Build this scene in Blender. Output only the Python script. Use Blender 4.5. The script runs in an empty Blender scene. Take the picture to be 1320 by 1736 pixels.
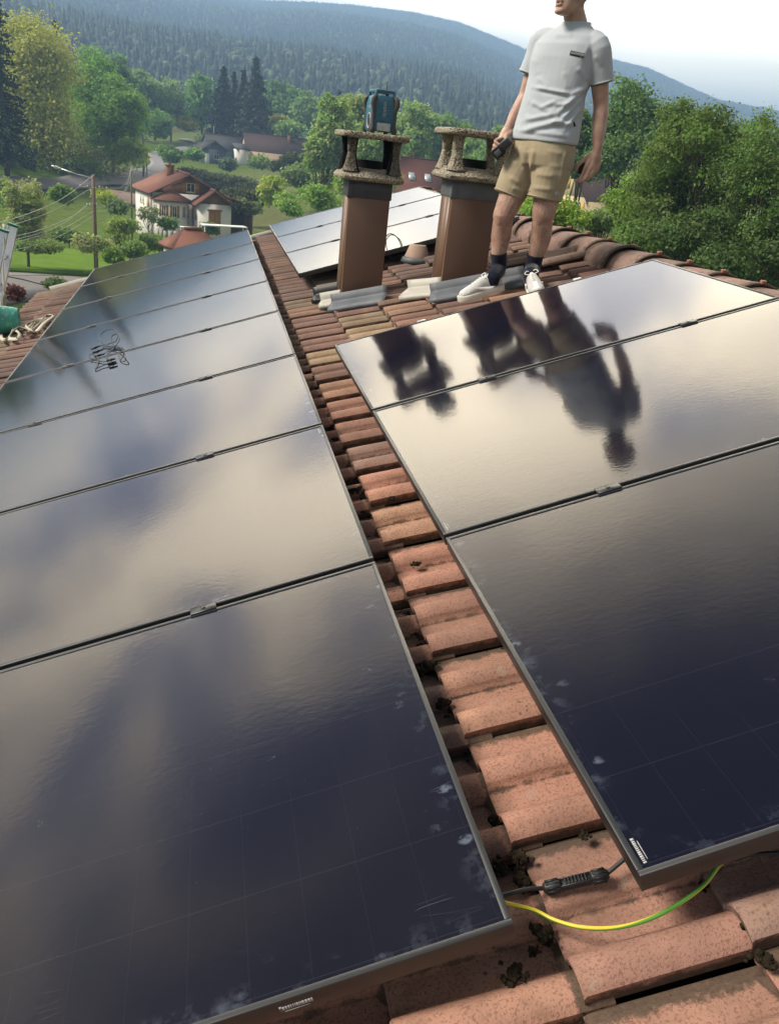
import bpy, math, random
import numpy as np
from mathutils import Vector, Matrix

S = bpy.context.scene
COL = S.collection
RNG = np.random.default_rng(7)
random.seed(7)
R = math.radians

# ------------------------------------------------------------------ camera
TH = R(18.5)                                    # pitch of the tiled roof
MR = np.array([[math.cos(TH), 0, -math.sin(TH)], [0, 1, 0], [math.sin(TH), 0, math.cos(TH)]])
RW = np.array([[0.9758449, -0.0149080, -0.2179552],
               [-0.1927005, 0.4112848, -0.8909048],
               [0.1029232, 0.9113850, 0.3984773]])
CW = np.array([-0.45863325, -0.81979105, 1.03079769])
FPX = 1421.43                                   # focal length in pixels of the 1320 x 1736 photograph
cd = bpy.data.cameras.new('camera'); cam = bpy.data.objects.new('camera', cd); COL.objects.link(cam)
mw = Matrix.Identity(4)
for i in range(3):
    for j in range(3): mw[i][j] = RW[i, j]
    mw[i][3] = CW[i]
cam.matrix_world = mw
cd.sensor_fit = 'VERTICAL'; cd.sensor_height = 36.0; cd.lens = 36.0 * FPX / 1736.0
cd.clip_start = 0.02; cd.clip_end = 9000
S.camera = cam
S.render.resolution_x = 778; S.render.resolution_y = 1024

# ------------------------------------------------------------------ world, sun, exposure
SUN_AZ, SUN_EL = R(-88), R(44)                  # azimuth from +Y towards +X; veiled by cloud
SKYGAIN = 1.68
w = bpy.data.worlds.new('World'); S.world = w; w.use_nodes = True
nt = w.node_tree; N = nt.nodes; L = nt.links
for n in list(N): N.remove(n)
def wn(t, **k):
    n = N.new(t)
    for a, b in k.items(): setattr(n, a, b)
    return n
out = wn('ShaderNodeOutputWorld'); bg = wn('ShaderNodeBackground'); bg.inputs[1].default_value = 0.1
sky = wn('ShaderNodeTexSky', sky_type='NISHITA', sun_disc=False)
sky.sun_elevation = SUN_EL; sky.sun_rotation = SUN_AZ; sky.air_density = 1.0; sky.dust_density = 1.5
tc = wn('ShaderNodeTexCoord')
def wmath(op, a, b=None, c=None):
    n = wn('ShaderNodeMath', operation=op)
    for i, v in enumerate((a, b, c)):
        if v is None: continue
        if isinstance(v, (int, float)): n.inputs[i].default_value = v
        else: L.new(v, n.inputs[i])
    return n.outputs[0]
def wmix(f, a, b):
    n = wn('ShaderNodeMix', data_type='RGBA')
    for s, v in (('Factor', f), ('A', a), ('B', b)):
        i = [q for q in n.inputs if q.name == s and (q.type == 'RGBA' or s == 'Factor' and q.type == 'VALUE')][0]
        if isinstance(v, (int, float)): i.default_value = v
        elif isinstance(v, tuple): i.default_value = (*v, 1)
        else: L.new(v, i)
    return [o for o in n.outputs if o.type == 'RGBA'][0]
sep = wn('ShaderNodeSeparateXYZ'); L.new(tc.outputs['Generated'], sep.inputs[0])
# clouds lie on a high layer: the direction is projected on to it
zz = wmath('MAXIMUM', wmath('ADD', sep.outputs[2], 0.22), 0.05)
cmb = wn('ShaderNodeCombineXYZ')
L.new(wmath('DIVIDE', sep.outputs[0], zz), cmb.inputs[0]); L.new(wmath('DIVIDE', sep.outputs[1], zz), cmb.inputs[1])
def wnoise(scale, detail, off, dist=0.0):
    m = wn('ShaderNodeMapping'); L.new(cmb.outputs[0], m.inputs[0]); m.inputs['Location'].default_value = off
    n = wn('ShaderNodeTexNoise'); L.new(m.outputs[0], n.inputs[0])
    n.inputs['Scale'].default_value = scale; n.inputs['Detail'].default_value = detail; n.inputs['Distortion'].default_value = dist
    return n.outputs[0]
def wramp(v, *st):
    n = wn('ShaderNodeValToRGB'); L.new(v, n.inputs[0])
    e = n.color_ramp.elements
    while len(e) < len(st): e.new(0.5)
    for q, (p, c) in zip(e, st): q.position = p; q.color = (*c, 1)
    return n.outputs[0]
n1 = wnoise(1.75, 4, (3.1, 1.7, 0), 0.4); n2 = wnoise(2.6, 3, (7.7, 4.2, 2), 0.2)
K = 10.0                                        # the background strength is 0.1
cloudcol = wramp(n1, (0.36, (0.25, 0.25, 0.32)), (0.43, (0.52, 0.49, 0.50)), (0.50, (1.02, 0.87, 0.67)), (0.60, (1.5, 1.28, 0.94)))
# a bright band of lit cloud above the mountains, heavier cloud overhead
band = wramp(sep.outputs[2], (0.0, (.62,) * 3), (0.11, (.52,) * 3), (0.15, (1.35,) * 3), (0.20, (1.95,) * 3), (0.42, (2.3,) * 3), (0.50, (1.9,) * 3), (0.60, (.75,) * 3), (0.70, (.20,) * 3), (1.0, (.12,) * 3))
BD = (math.sin(R(4)) * .95, math.cos(R(4)) * .95, .31)
dt = wn('ShaderNodeVectorMath', operation='DOT_PRODUCT'); L.new(tc.outputs['Generated'], dt.inputs[0]); dt.inputs[1].default_value = BD
front = wmath('ADD', wmath('MULTIPLY', wmath('POWER', wmath('MAXIMUM', dt.outputs['Value'], 0.0), 3.2), 1.12), 0.16)
lowsun = wn('ShaderNodeVectorMath', operation='DOT_PRODUCT'); L.new(tc.outputs['Generated'], lowsun.inputs[0]); lowsun.inputs[1].default_value = (math.sin(R(30)) * .97, math.cos(R(30)) * .97, .22)
glow = wmath('POWER', wmath('MAXIMUM', lowsun.outputs['Value'], 0.0), 22.0)
lowz = wramp(sep.outputs[2], (0.12, (.85,) * 3), (0.24, (0,) * 3)); cloudcol = wmix(lowz, cloudcol, (1.02, 0.95, 0.84))
scl = wn('ShaderNodeVectorMath', operation='SCALE'); L.new(cloudcol, scl.inputs[0]); L.new(wmath('MULTIPLY', front, K * SKYGAIN), scl.inputs['Scale'])
mul = wn('ShaderNodeVectorMath', operation='MULTIPLY'); L.new(scl.outputs[0], mul.inputs[0]); L.new(band, mul.inputs[1])
scg = wn('ShaderNodeVectorMath', operation='SCALE'); L.new(wmix(glow, (0, 0, 0), (1.0, 0.90, 0.64)), scg.inputs[0]); scg.inputs['Scale'].default_value = K * 3.0
addc = wn('ShaderNodeVectorMath', operation='ADD'); L.new(mul.outputs[0], addc.inputs[0]); L.new(scg.outputs[0], addc.inputs[1])
cover = wramp(n2, (0.30, (0.94,) * 3), (0.52, (1.0,) * 3))
L.new(wmix(cover, sky.outputs[0], addc.outputs[0]), bg.inputs[0])
L.new(bg.outputs[0], out.inputs[0])

sd = (math.sin(SUN_AZ) * math.cos(SUN_EL), math.cos(SUN_AZ) * math.cos(SUN_EL), math.sin(SUN_EL))
sl = bpy.data.lights.new('sun', 'SUN'); sl.energy = 4.2; sl.angle = R(20); sl.color = (1.0, 0.92, 0.80)
so = bpy.data.objects.new('sun', sl); COL.objects.link(so)
so.rotation_euler = Vector(sd).to_track_quat('Z', 'Y').to_euler()
S.view_settings.view_transform = 'Standard'; S.view_settings.look = 'None'
S.view_settings.exposure = 0.80; S.view_settings.gamma = 1.0
S.render.engine = 'CYCLES'
cy = S.cycles
cy.max_bounces = 6; cy.diffuse_bounces = 2; cy.glossy_bounces = 3; cy.transmission_bounces = 4; cy.transparent_max_bounces = 8
cy.volume_bounces = 0; cy.caustics_reflective = False; cy.caustics_refractive = False
cy.use_denoising = True
try: cy.denoiser = 'OPENIMAGEDENOISE'
except Exception: pass

# ------------------------------------------------------------------ helpers
def rp(v, u, n=0.0):                            # roof frame (up slope, along ridge, off the surface) -> world
    return MR @ np.array([v, u, n], float)
def ray(x, y):
    return RW @ np.array([(x - 660) / FPX, (868 - y) / FPX, -1.0])
def at(x, y, d):
    return CW + d * ray(x, y)
def on_plane_y(x, y, Y):
    d = ray(x, y); return CW + (Y - CW[1]) / d[1] * d
def on_roof(x, y, n=0.0):
    d = MR.T @ ray(x, y); c = MR.T @ CW; q = c + (n - c[2]) / d[2] * d
    return q                                    # roof frame
def pix(P):
    d = (np.asarray(P, float) - CW) @ RW
    return np.stack([660 - FPX * d[..., 0] / d[..., 2], 868 + FPX * d[..., 1] / d[..., 2]], -1)

def tag(o, label=None, cat=None, group=None, kind=None):
    if label: o['label'] = label
    if cat: o['category'] = cat
    if group: o['group'] = group
    if kind: o['kind'] = kind
    return o
def empty(name, loc, label=None, cat=None, group=None, rot=(0, 0, 0)):
    o = bpy.data.objects.new(name, None); COL.objects.link(o)
    o.location = Vector([float(q) for q in loc]); o.rotation_euler = rot; o.empty_display_size = 0.1
    return tag(o, label, cat, group)
def mesh(name, V, F, mat=None, parent=None, smooth=False, tone=None, attrs=None, mats=None, fmat=None):
    V = np.asarray(V, np.float32).reshape(-1, 3)
    me = bpy.data.meshes.new(name)
    if isinstance(F, np.ndarray):
        k = F.shape[1]; cnt = np.full(len(F), k, np.int32); flat = F.astype(np.int32).ravel()
    else:
        cnt = np.array([len(f) for f in F], np.int32); flat = np.fromiter((i for f in F for i in f), np.int32)
    me.vertices.add(len(V)); me.vertices.foreach_set('co', V.ravel())
    me.loops.add(len(flat)); me.loops.foreach_set('vertex_index', flat)
    me.polygons.add(len(cnt)); st = np.concatenate([[0], np.cumsum(cnt)[:-1]]).astype(np.int32)
    me.polygons.foreach_set('loop_start', st); me.polygons.foreach_set('loop_total', cnt)
    if smooth: me.polygons.foreach_set('use_smooth', np.ones(len(cnt), bool))
    for m_ in (mats or [mat]):
        if m_: me.materials.append(m_)
    if fmat is not None: me.polygons.foreach_set('material_index', np.asarray(fmat, np.int32))
    me.update(calc_edges=True)
    if tone is not None:
        a = me.color_attributes.new('tone', 'FLOAT_COLOR', 'POINT')
        t = np.ones((len(V), 4), np.float32); t[:, :3] = tone; a.data.foreach_set('color', t.ravel())
    for k_, v_ in (attrs or {}).items():
        a = me.attributes.new(k_, 'FLOAT', 'POINT'); a.data.foreach_set('value', np.asarray(v_, np.float32))
    o = bpy.data.objects.new(name, me); COL.objects.link(o)
    if parent is not None: o.parent = parent
    return o
def bevel(o, width, seg=2):
    m = o.modifiers.new('bevel', 'BEVEL'); m.width = width; m.segments = seg; m.limit_method = 'ANGLE'; m.angle_limit = R(40)
    return o
class MB:
    def __init__(s): s.V = []; s.F = []; s.n = 0; s.M = []; s.cm = 0
    def add(s, V, F):
        V = np.asarray(V, float).reshape(-1, 3); s.V.append(V)
        for f in F: s.F.append([int(i) + s.n for i in f]); s.M.append(s.cm)
        s.n += len(V); return s
    def box(s, c, size, rot=None):
        h = np.array(size, float) / 2
        V = np.array([[x, y, z] for z in (-1, 1) for y in (-1, 1) for x in (-1, 1)], float) * h
        if rot is not None: V = V @ np.asarray(rot).T
        return s.add(V + np.asarray(c, float), [(0, 2, 3, 1), (4, 5, 7, 6), (0, 1, 5, 4), (2, 6, 7, 3), (0, 4, 6, 2), (1, 3, 7, 5)])
    def bb(s, a, b):
        a = np.array(a, float); b = np.array(b, float); return s.box((a + b) / 2, np.abs(b - a))
    def prism(s, poly, axis_vec):               # 3-D polygon pushed along axis_vec
        P = np.asarray(poly, float); k = len(P); Q = P + np.asarray(axis_vec, float)
        F = [list(range(k))[::-1], list(range(k, 2 * k))] + [[i, (i + 1) % k, k + (i + 1) % k, k + i] for i in range(k)]
        return s.add(np.vstack([P, Q]), F)
    def loft(s, rings, caps=True):
        k = len(rings[0]); V = np.vstack(rings); F = []
        for r in range(len(rings) - 1):
            for i in range(k):
                j = (i + 1) % k; F.append([r * k + i, r * k + j, (r + 1) * k + j, (r + 1) * k + i])
        if caps:
            F.append(list(range(k))[::-1]); b = (len(rings) - 1) * k; F.append([b + i for i in range(k)])
        return s.add(V, F)
    def tube(s, pts, rad, k=8, caps=True, flat=None):
        P = np.asarray(pts, float); rad = np.broadcast_to(np.asarray(rad, float), (len(P),))
        T = np.gradient(P, axis=0); T /= np.linalg.norm(T, axis=1)[:, None] + 1e-12
        up = np.array([0, 0, 1.0]) if abs(T[0, 2]) < 0.9 else np.array([1.0, 0, 0])
        a = np.cross(T[0], up); a /= np.linalg.norm(a); rings = []
        for i in range(len(P)):
            a = a - T[i] * (a @ T[i]); a /= np.linalg.norm(a); b = np.cross(T[i], a)
            an = np.linspace(0, 2 * np.pi, k, endpoint=False)
            fa, fb = flat if flat else (1, 1)
            rings.append(P[i] + rad[i] * (fa * np.cos(an)[:, None] * a + fb * np.sin(an)[:, None] * b))
        return s.loft(rings, caps)
    def lathe(s, c, prof, axis=(0, 0, 1), k=20, caps=True):
        ax = np.asarray(axis, float); ax /= np.linalg.norm(ax)
        a = np.cross(ax, [0, 0, 1.0] if abs(ax[2]) < 0.9 else [1.0, 0, 0]); a /= np.linalg.norm(a); b = np.cross(ax, a)
        an = np.linspace(0, 2 * np.pi, k, endpoint=False)
        return s.loft([np.asarray(c) + h * ax + r * (np.cos(an)[:, None] * a + np.sin(an)[:, None] * b) for h, r in prof], caps)
    def build(s, name, mat=None, parent=None, smooth=False, mats=None, **k):
        return mesh(name, np.vstack(s.V), s.F, mat, parent, smooth, mats=mats, fmat=s.M if mats else None, **k)
def spline(P, m=8):                             # Catmull-Rom through the points
    P = np.asarray(P, float); Q = np.vstack([2 * P[0] - P[1], P, 2 * P[-1] - P[-2]]); o = []
    for i in range(1, len(Q) - 2):
        for t in np.linspace(0, 1, m, endpoint=False):
            a, b, c, d = Q[i - 1:i + 3]
            o.append(0.5 * (2 * b + (c - a) * t + (2 * a - 5 * b + 4 * c - d) * t * t + (3 * b - a - 3 * c + d) * t ** 3))
    o.append(P[-1]); return np.array(o)
def ico(sub=1):
    t = (1 + 5 ** .5) / 2
    V = [(-1, t, 0), (1, t, 0), (-1, -t, 0), (1, -t, 0), (0, -1, t), (0, 1, t), (0, -1, -t), (0, 1, -t), (t, 0, -1), (t, 0, 1), (-t, 0, -1), (-t, 0, 1)]
    F = [(0, 11, 5), (0, 5, 1), (0, 1, 7), (0, 7, 10), (0, 10, 11), (1, 5, 9), (5, 11, 4), (11, 10, 2), (10, 7, 6), (7, 1, 8), (3, 9, 4), (3, 4, 2), (3, 2, 6), (3, 6, 8), (3, 8, 9), (4, 9, 5), (2, 4, 11), (6, 2, 10), (8, 6, 7), (9, 8, 1)]
    V = [np.array(v, float) / np.linalg.norm(v) for v in V]
    for _ in range(sub):
        c = {}; G = []
        def mid(a, b):
            k = (min(a, b), max(a, b))
            if k not in c: m = V[a] + V[b]; V.append(m / np.linalg.norm(m)); c[k] = len(V) - 1
            return c[k]
        for a, b, d in F:
            x, y, z = mid(a, b), mid(b, d), mid(d, a); G += [(a, x, z), (b, y, x), (d, z, y), (x, y, z)]
        F = G
    return np.array(V), np.array(F)

# ------------------------------------------------------------------ materials
class NT:
    def __init__(s, name):
        s.m = bpy.data.materials.new(name); s.m.use_nodes = True; s.t = s.m.node_tree
        s.b = s.t.nodes['Principled BSDF']; s.o = s.t.nodes['Material Output']; s.tcn = None
    def n(s, t, **k):
        q = s.t.nodes.new(t)
        for a, b in k.items(): setattr(q, a, b)
        return q
    def set(s, sock, v):
        if isinstance(v, bpy.types.NodeSocket): s.t.links.new(v, sock)
        elif isinstance(v, (tuple, list)): sock.default_value = (*v, 1) if len(v) == 3 and sock.type == 'RGBA' else v
        else: sock.default_value = v
    def co(s, kind='Object'):
        if s.tcn is None: s.tcn = s.n('ShaderNodeTexCoord')
        return s.tcn.outputs[kind]
    def mapv(s, scale=(1, 1, 1), kind='Object'):
        m = s.n('ShaderNodeMapping'); s.t.links.new(s.co(kind), m.inputs[0]); m.inputs['Scale'].default_value = scale; return m.outputs[0]
    def noise(s, scale, detail=3, vec=None, dist=0.0, rough=0.5):
        q = s.n('ShaderNodeTexNoise'); s.t.links.new(vec if vec is not None else s.co(), q.inputs[0])
        q.inputs['Scale'].default_value = scale; q.inputs['Detail'].default_value = detail; q.inputs['Distortion'].default_value = dist
        q.inputs['Roughness'].default_value = rough; return q.outputs[0]
    def voro(s, scale, vec=None, feature='F1', out='Distance', rnd=1.0):
        q = s.n('ShaderNodeTexVoronoi', feature=feature); s.t.links.new(vec if vec is not None else s.co(), q.inputs[0])
        q.inputs['Scale'].default_value = scale; q.inputs['Randomness'].default_value = rnd; return q.outputs[out]
    def math(s, op, a, b=None, c=None, clamp=False):
        q = s.n('ShaderNodeMath', operation=op, use_clamp=clamp)
        for i, v in enumerate((a, b, c)):
            if v is not None: s.set(q.inputs[i], v)
        return q.outputs[0]
    def step(s, v, lo, hi):
        q = s.n('ShaderNodeMapRange', interpolation_type='SMOOTHSTEP'); s.set(q.inputs[0], v)
        q.inputs[1].default_value = lo; q.inputs[2].default_value = hi; return q.outputs[0]
    def mix(s, f, a, b, blend='MIX'):
        q = s.n('ShaderNodeMix', data_type='RGBA', blend_type=blend)
        s.set(q.inputs[0], f); s.set(q.inputs[6], a); s.set(q.inputs[7], b); return q.outputs[2]
    def attr(s, name, out='Color'):
        return s.n('ShaderNodeAttribute', attribute_name=name).outputs[out]
    def bump(s, h, strength=0.3, dist=0.01, normal=None):
        q = s.n('ShaderNodeBump'); s.set(q.inputs['Height'], h); q.inputs['Strength'].default_value = strength; q.inputs['Distance'].default_value = dist
        if normal is not None: s.set(q.inputs['Normal'], normal)
        return q.outputs[0]
    def fin(s, col, rough=0.6, spec=0.5, metal=0.0, normal=None, **k):
        s.set(s.b.inputs['Base Color'], col); s.set(s.b.inputs['Roughness'], rough); s.set(s.b.inputs['Specular IOR Level'], spec)
        s.set(s.b.inputs['Metallic'], metal)
        if normal is not None: s.set(s.b.inputs['Normal'], normal)
        for a, b in k.items(): s.set(s.b.inputs[a], b)
        return s.m
def plain(name, col, rough=0.6, spec=0.4, metal=0.0, var=0.18, sc=6.0, bs=0.0, bd=0.005, bsc=40.0):
    t = NT(name); c2 = tuple(q * (1 - var) for q in col); c3 = tuple(min(1, q * (1 + var)) for q in col)
    n = t.noise(sc, 5); c = t.mix(n, c2, c3)
    nm = t.bump(t.noise(bsc, 4), bs, bd) if bs else None
    return t.fin(c, rough, spec, metal, nm)
def glass_mat():
    t = NT('module_glass'); o = t.n('ShaderNodeSeparateXYZ'); t.t.links.new(t.co(), o.inputs[0]); x, y = o.outputs[0], o.outputs[1]
    def grid(v, off, pitch, half):
        fr = t.math('FRACT', t.math('DIVIDE', t.math('ADD', v, off), pitch)); d = t.math('MULTIPLY', t.math('ABSOLUTE', t.math('SUBTRACT', fr, 0.5)), pitch)
        return t.math('GREATER_THAN', d, pitch / 2 - half)
    gy = grid(y, -0.019, 0.1835, 0.0011); gx = grid(x, -0.024, 0.0955, 0.0007)
    ln = t.math('MAXIMUM', gy, t.math('MULTIPLY', gx, 0.65))
    fine = grid(x, -0.024, 0.0159, 0.0003)
    base = t.mix(t.noise(2.2, 2), (0.0042, 0.0042, 0.0105), (0.0058, 0.0058, 0.0140))
    base = t.mix(t.math('MULTIPLY', ln, 0.20), base, (0.036, 0.040, 0.058))
    # dusty smears and finger marks near the frame
    e = t.attr('edge', 'Fac')
    vn = t.voro(17.0, t.mapv((1.0, 1.4, 1))); blot = t.step(vn, 0.30, 0.16)
    pick = t.step(t.noise(6.0, 2), 0.52, 0.60)
    near = t.step(e, 0.075, 0.01)
    mark = t.math('MULTIPLY', t.math('MULTIPLY', blot, pick), near)
    mark = t.math('MULTIPLY', mark, t.step(t.noise(85.0, 5, rough=.7), 0.40, 0.60))
    film = t.math('MULTIPLY', t.step(t.noise(14.0, 7, rough=.7), 0.50, 0.70), t.math('MULTIPLY', t.step(e, 0.05, 0.0), 0.20))
    speck = t.math('MULTIPLY', t.step(t.voro(26.0), 0.030, 0.015), 0.18)
    scr = t.step(t.math('ABSOLUTE', t.math('SUBTRACT', t.noise(3.0, 1, t.mapv((1, 9, 1))), 0.5)), 0.0012, 0.0004)
    scr = t.math('MULTIPLY', t.math('MULTIPLY', scr, t.step(t.noise(5.0, 1), 0.66, 0.70)), 0.35)
    d = t.math('MAXIMUM', t.math('MAXIMUM', t.math('MULTIPLY', mark, 0.42), film), t.math('MAXIMUM', speck, scr))
    col = t.mix(d, base, (0.20, 0.24, 0.31))
    rg = t.math('ADD', t.math('MULTIPLY', d, 0.4), t.math('ADD', 0.060, t.math('MULTIPLY', t.noise(3.5, 3), 0.035)))
    h = t.math('ADD', t.noise(46.0, 2, t.mapv((1, 1.5, 1))), t.math('MULTIPLY', t.noise(11.0, 2), 1.3))
    return t.fin(col, rg, 0.30, 0.0, t.bump(h, 0.07, 0.0016), IOR=1.5)
def tile_mat(name='clay_tile', old=1.0):
    t = NT(name); tone = t.attr('tone'); gr = t.attr('groove', 'Fac')
    c = t.mix(0.9, t.mix(t.noise(9, 6), (0.62, 0.62, 0.62), (1.22, 1.2, 1.18)), tone, 'MULTIPLY')
    c = t.mix(t.math('MULTIPLY', t.step(t.noise(210, 3), 0.50, 0.64), 0.50), c, (0.12, 0.060, 0.036)); c = t.mix(t.math('MULTIPLY', t.step(t.noise(26, 4), 0.50, 0.70), 0.30), c, (0.20, 0.115, 0.075))
    # black lichen dots, grey lichen rosettes, the dirt that lies along each lap, and a dark line at the roll foot
    dots = t.math('MULTIPLY', t.step(t.math('ADD', t.voro(44), t.math('MULTIPLY', t.noise(90, 3), 0.25)), 0.34, 0.16), t.step(t.noise(5.3, 4), 0.50, 0.64))
    c = t.mix(t.math('MULTIPLY', dots, 0.8), c, (0.045, 0.034, 0.026))
    ros = t.math('MULTIPLY', t.step(t.voro(9.0), 0.15, 0.08), t.step(t.noise(70, 3), 0.40, 0.6))
    c = t.mix(t.math('MULTIPLY', ros, 0.38), c, (0.36, 0.31, 0.25))
    dirt_dark = t.step(t.math('ADD', gr, t.math('MULTIPLY', t.math('SUBTRACT', t.noise(26, 6, rough=0.75), 0.5), 1.5)), 0.40, 0.70)
    c = t.mix(t.math('MULTIPLY', dirt_dark, 0.86), c, t.mix(t.noise(120, 3), (0.020, 0.016, 0.012), (0.13, 0.10, 0.072)))
    st = t.step(t.noise(1.0, 4, t.mapv((3.0, 26.0, 3.0))), .50, .72); c = t.mix(t.math('MULTIPLY', st, .30), c, (.16, .085, .055))
    pale = t.step(t.noise(7.0, 5, rough=.7), .56, .72); c = t.mix(t.math('MULTIPLY', pale, .30), c, (.46, .29, .18))
    film = t.step(t.noise(2.1, 5), 0.42, 0.72)
    c = t.mix(t.math('MULTIPLY', film, 0.34 * old), c, (0.085, 0.062, 0.048))
    h = t.math('ADD', t.noise(420, 3), t.math('MULTIPLY', t.noise(34, 5), 0.8)); h = t.math('ADD', h, t.math('MULTIPLY', dirt_dark, 1.2))
    return t.fin(c, 0.88, 0.15, 0.0, t.bump(h, 0.5, 0.003))
def leaf_mat(name, trans=0.42):
    t = NT(name); tone = t.attr('tone')
    t.fin(tone, 0.62, 0.22)
    tr = t.n('ShaderNodeBsdfTranslucent'); t.t.links.new(t.mix(1.0, tone, (1.15, 1.25, 0.75), 'MULTIPLY'), tr.inputs[0])
    mx = t.n('ShaderNodeMixShader'); mx.inputs[0].default_value = trans
    t.t.links.new(t.b.outputs[0], mx.inputs[1]); t.t.links.new(tr.outputs[0], mx.inputs[2]); t.t.links.new(mx.outputs[0], t.o.inputs[0])
    return t.m
def speckle_mat(name='washed_concrete', k=1.0):
    t = NT(name); v = t.voro(62); n = t.noise(20, 3)
    c = t.mix(t.noise(50, 3), tuple(k * q for q in (0.46, 0.41, 0.31)), tuple(k * q for q in (0.27, 0.23, 0.175)))
    pit = t.step(t.noise(165, 2), 0.535, 0.61); c = t.mix(pit, c, (0.025, 0.022, 0.018))
    c = t.mix(t.math('MULTIPLY', t.step(n, 0.55, 0.75), 0.5), c, (0.22, 0.19, 0.15))
    return t.fin(c, 0.9, 0.2, 0, t.bump(t.math('SUBTRACT', v, pit), 0.9, 0.006))
M = {}
M['glass'] = glass_mat()
M['black_frame'] = plain('black_anodised', (0.016, 0.017, 0.018), 0.40, 1.0, 0.25, 0.1, 30)
M['black_plastic'] = plain('black_plastic', (0.014, 0.014, 0.015), 0.45, 0.4, 0, 0.2, 60, 0.15, 0.001, 200)
M['rubber'] = plain('cable_rubber', (0.016, 0.016, 0.018), 0.5, 0.4, 0, 0.2, 50)
M['alu'] = plain('bare_aluminium', (0.62, 0.63, 0.64), 0.38, 0.5, 0.85, 0.12, 20, 0.1, 0.001, 150)
M['tile'] = tile_mat()
M['ridge'] = tile_mat('ridge_clay', 1.5)
M['lead'] = plain('lead_sheet', (0.115, 0.125, 0.138), 0.6, 0.4, 0.15, 0.45, 9, 0.35, 0.004, 25)
M['lead_dark'] = plain('dark_lead', (0.055, 0.058, 0.065), 0.5, 0.5, 0.25, 0.5, 12, 0.3, 0.004, 25)
M['cream_metal'] = plain('cream_metal', (0.40, 0.38, 0.33), 0.5, 0.4, 0, 0.15, 9)
M['brown_metal'] = plain('brown_cladding', (0.150, 0.085, 0.055), 0.42, 0.42, 0, 0.12, 3.0, 0.06, 0.01, 6)
M['concrete'] = speckle_mat()
M['sooty_concrete'] = speckle_mat('sooty_concrete', .42)
M['soot'] = plain('soot', (0.010, 0.010, 0.011), 0.95, 0.1, 0, 0.4, 40, 0.5, 0.004, 80)
M['white_paint'] = plain('white_paint', (0.78, 0.78, 0.76), 0.6, 0.3, 0, 0.06, 8)
M['print_white'] = plain('print_white', (0.40, 0.40, 0.39), 0.5, 0.3, 0, 0.05, 30)
M['moss'] = plain('dry_moss', (0.030, 0.023, 0.015), 1.0, 0.05, 0, 0.6, 60, 0.9, 0.01, 180)
M['clay_vent'] = plain('vent_clay', (0.36, 0.25, 0.19), 0.8, 0.2, 0, 0.2, 12)
M['deck'] = plain('roof_underlay', (0.018, 0.014, 0.012), 0.9, 0.1)
M['bark'] = plain('bark', (0.085, 0.065, 0.048), 0.9, 0.1, 0, 0.4, 6, 0.6, 0.03, 12)
M['leaf'] = leaf_mat('leaves')
M['needle'] = leaf_mat('needles', 0.12)
M['wood_pole'] = plain('pole_wood', (0.20, 0.145, 0.105), 0.9, 0.1, 0, 0.3, 5, 0.4, 0.01, 20)
M['wire'] = plain('wire_grey', (0.34, 0.34, 0.33), 0.6, 0.3)
M['dark_wire'] = plain('wire_black', (0.03, 0.03, 0.032), 0.6, 0.3)
M['asphalt'] = plain('asphalt', (0.20, 0.185, 0.18), 0.9, 0.2, 0, 0.14, 0.9)
M['skin'] = None

# ------------------------------------------------------------------ terrain
_hx = np.array([-700, -250, 0, 300, 500, 720, 1000, 1320, 1900])
def _azpx(x, y=None):
    y = 172 + 0.1129 * x if y is None else y
    d = ray(x, y); return math.atan2(d[0], d[1]), d[2] / math.hypot(d[0], d[1])
_haz = np.array([-math.pi] + [_azpx(x)[0] for x in _hx] + [math.pi])
_hr = np.array([0, 25, 60, 100, 132, 150, 200, 260, 400, 700])
_ht = np.array([
    [-12, -12, -12, -12, -12, -12, -12, -11, -8, 10],
    [-12, -12, -12, -12, -11.5, -7, -4, 0, 18, 62],
    [-12, -12, -12, -12, -11.5, -7, -4, 0, 18, 62],
    [-12, -12, -12, -12, -11.5, -6.5, -4, 0, 16, 60],
    [-12, -12, -12, -12.3, -12, -10.6, -8.6, -5.2, 6, 55],
    [-11, -11, -11, -12, -11.5, -10.2, -8.7, -4, 8, 55],
    [-9, -9, -8.6, -8.6, -8, -7.5, -5, -2, 8, 50],
    [-9, -9, -7.2, -5.5, -4.6, -4, -1, 3, 6, 14],
    [-9, -9, -8.5, -7, -5, -4, -1, 3, 5, 8],
    [-9, -9, -9, -9, -8, -7, -4, 0, 3, 6],
    [-12, -12, -12, -12, -12, -12, -12, -11, -8, 10]], float)
_sky = [(-700, -160), (-300, -95), (0, -62), (200, -44), (430, 2), (520, 3), (600, 8), (700, 20), (780, 38), (850, 66), (895, 84), (960, 88), (1040, 99), (1100, 114), (1170, 147), (1215, 168), (1320, 190), (1600, 232), (2100, 330)]
_sa = np.array([-math.pi] + [_azpx(*q)[0] for q in _sky] + [math.pi]); _st = np.array([0.06] + [_azpx(*q)[1] for q in _sky] + [0.06])
RP = 2300.0
_vr = np.random.default_rng(3)
_wave = [(_vr.uniform(0.002, 0.009), _vr.uniform(0, 6.28), _vr.uniform(0, 6.28)) for _ in range(9)]
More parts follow.
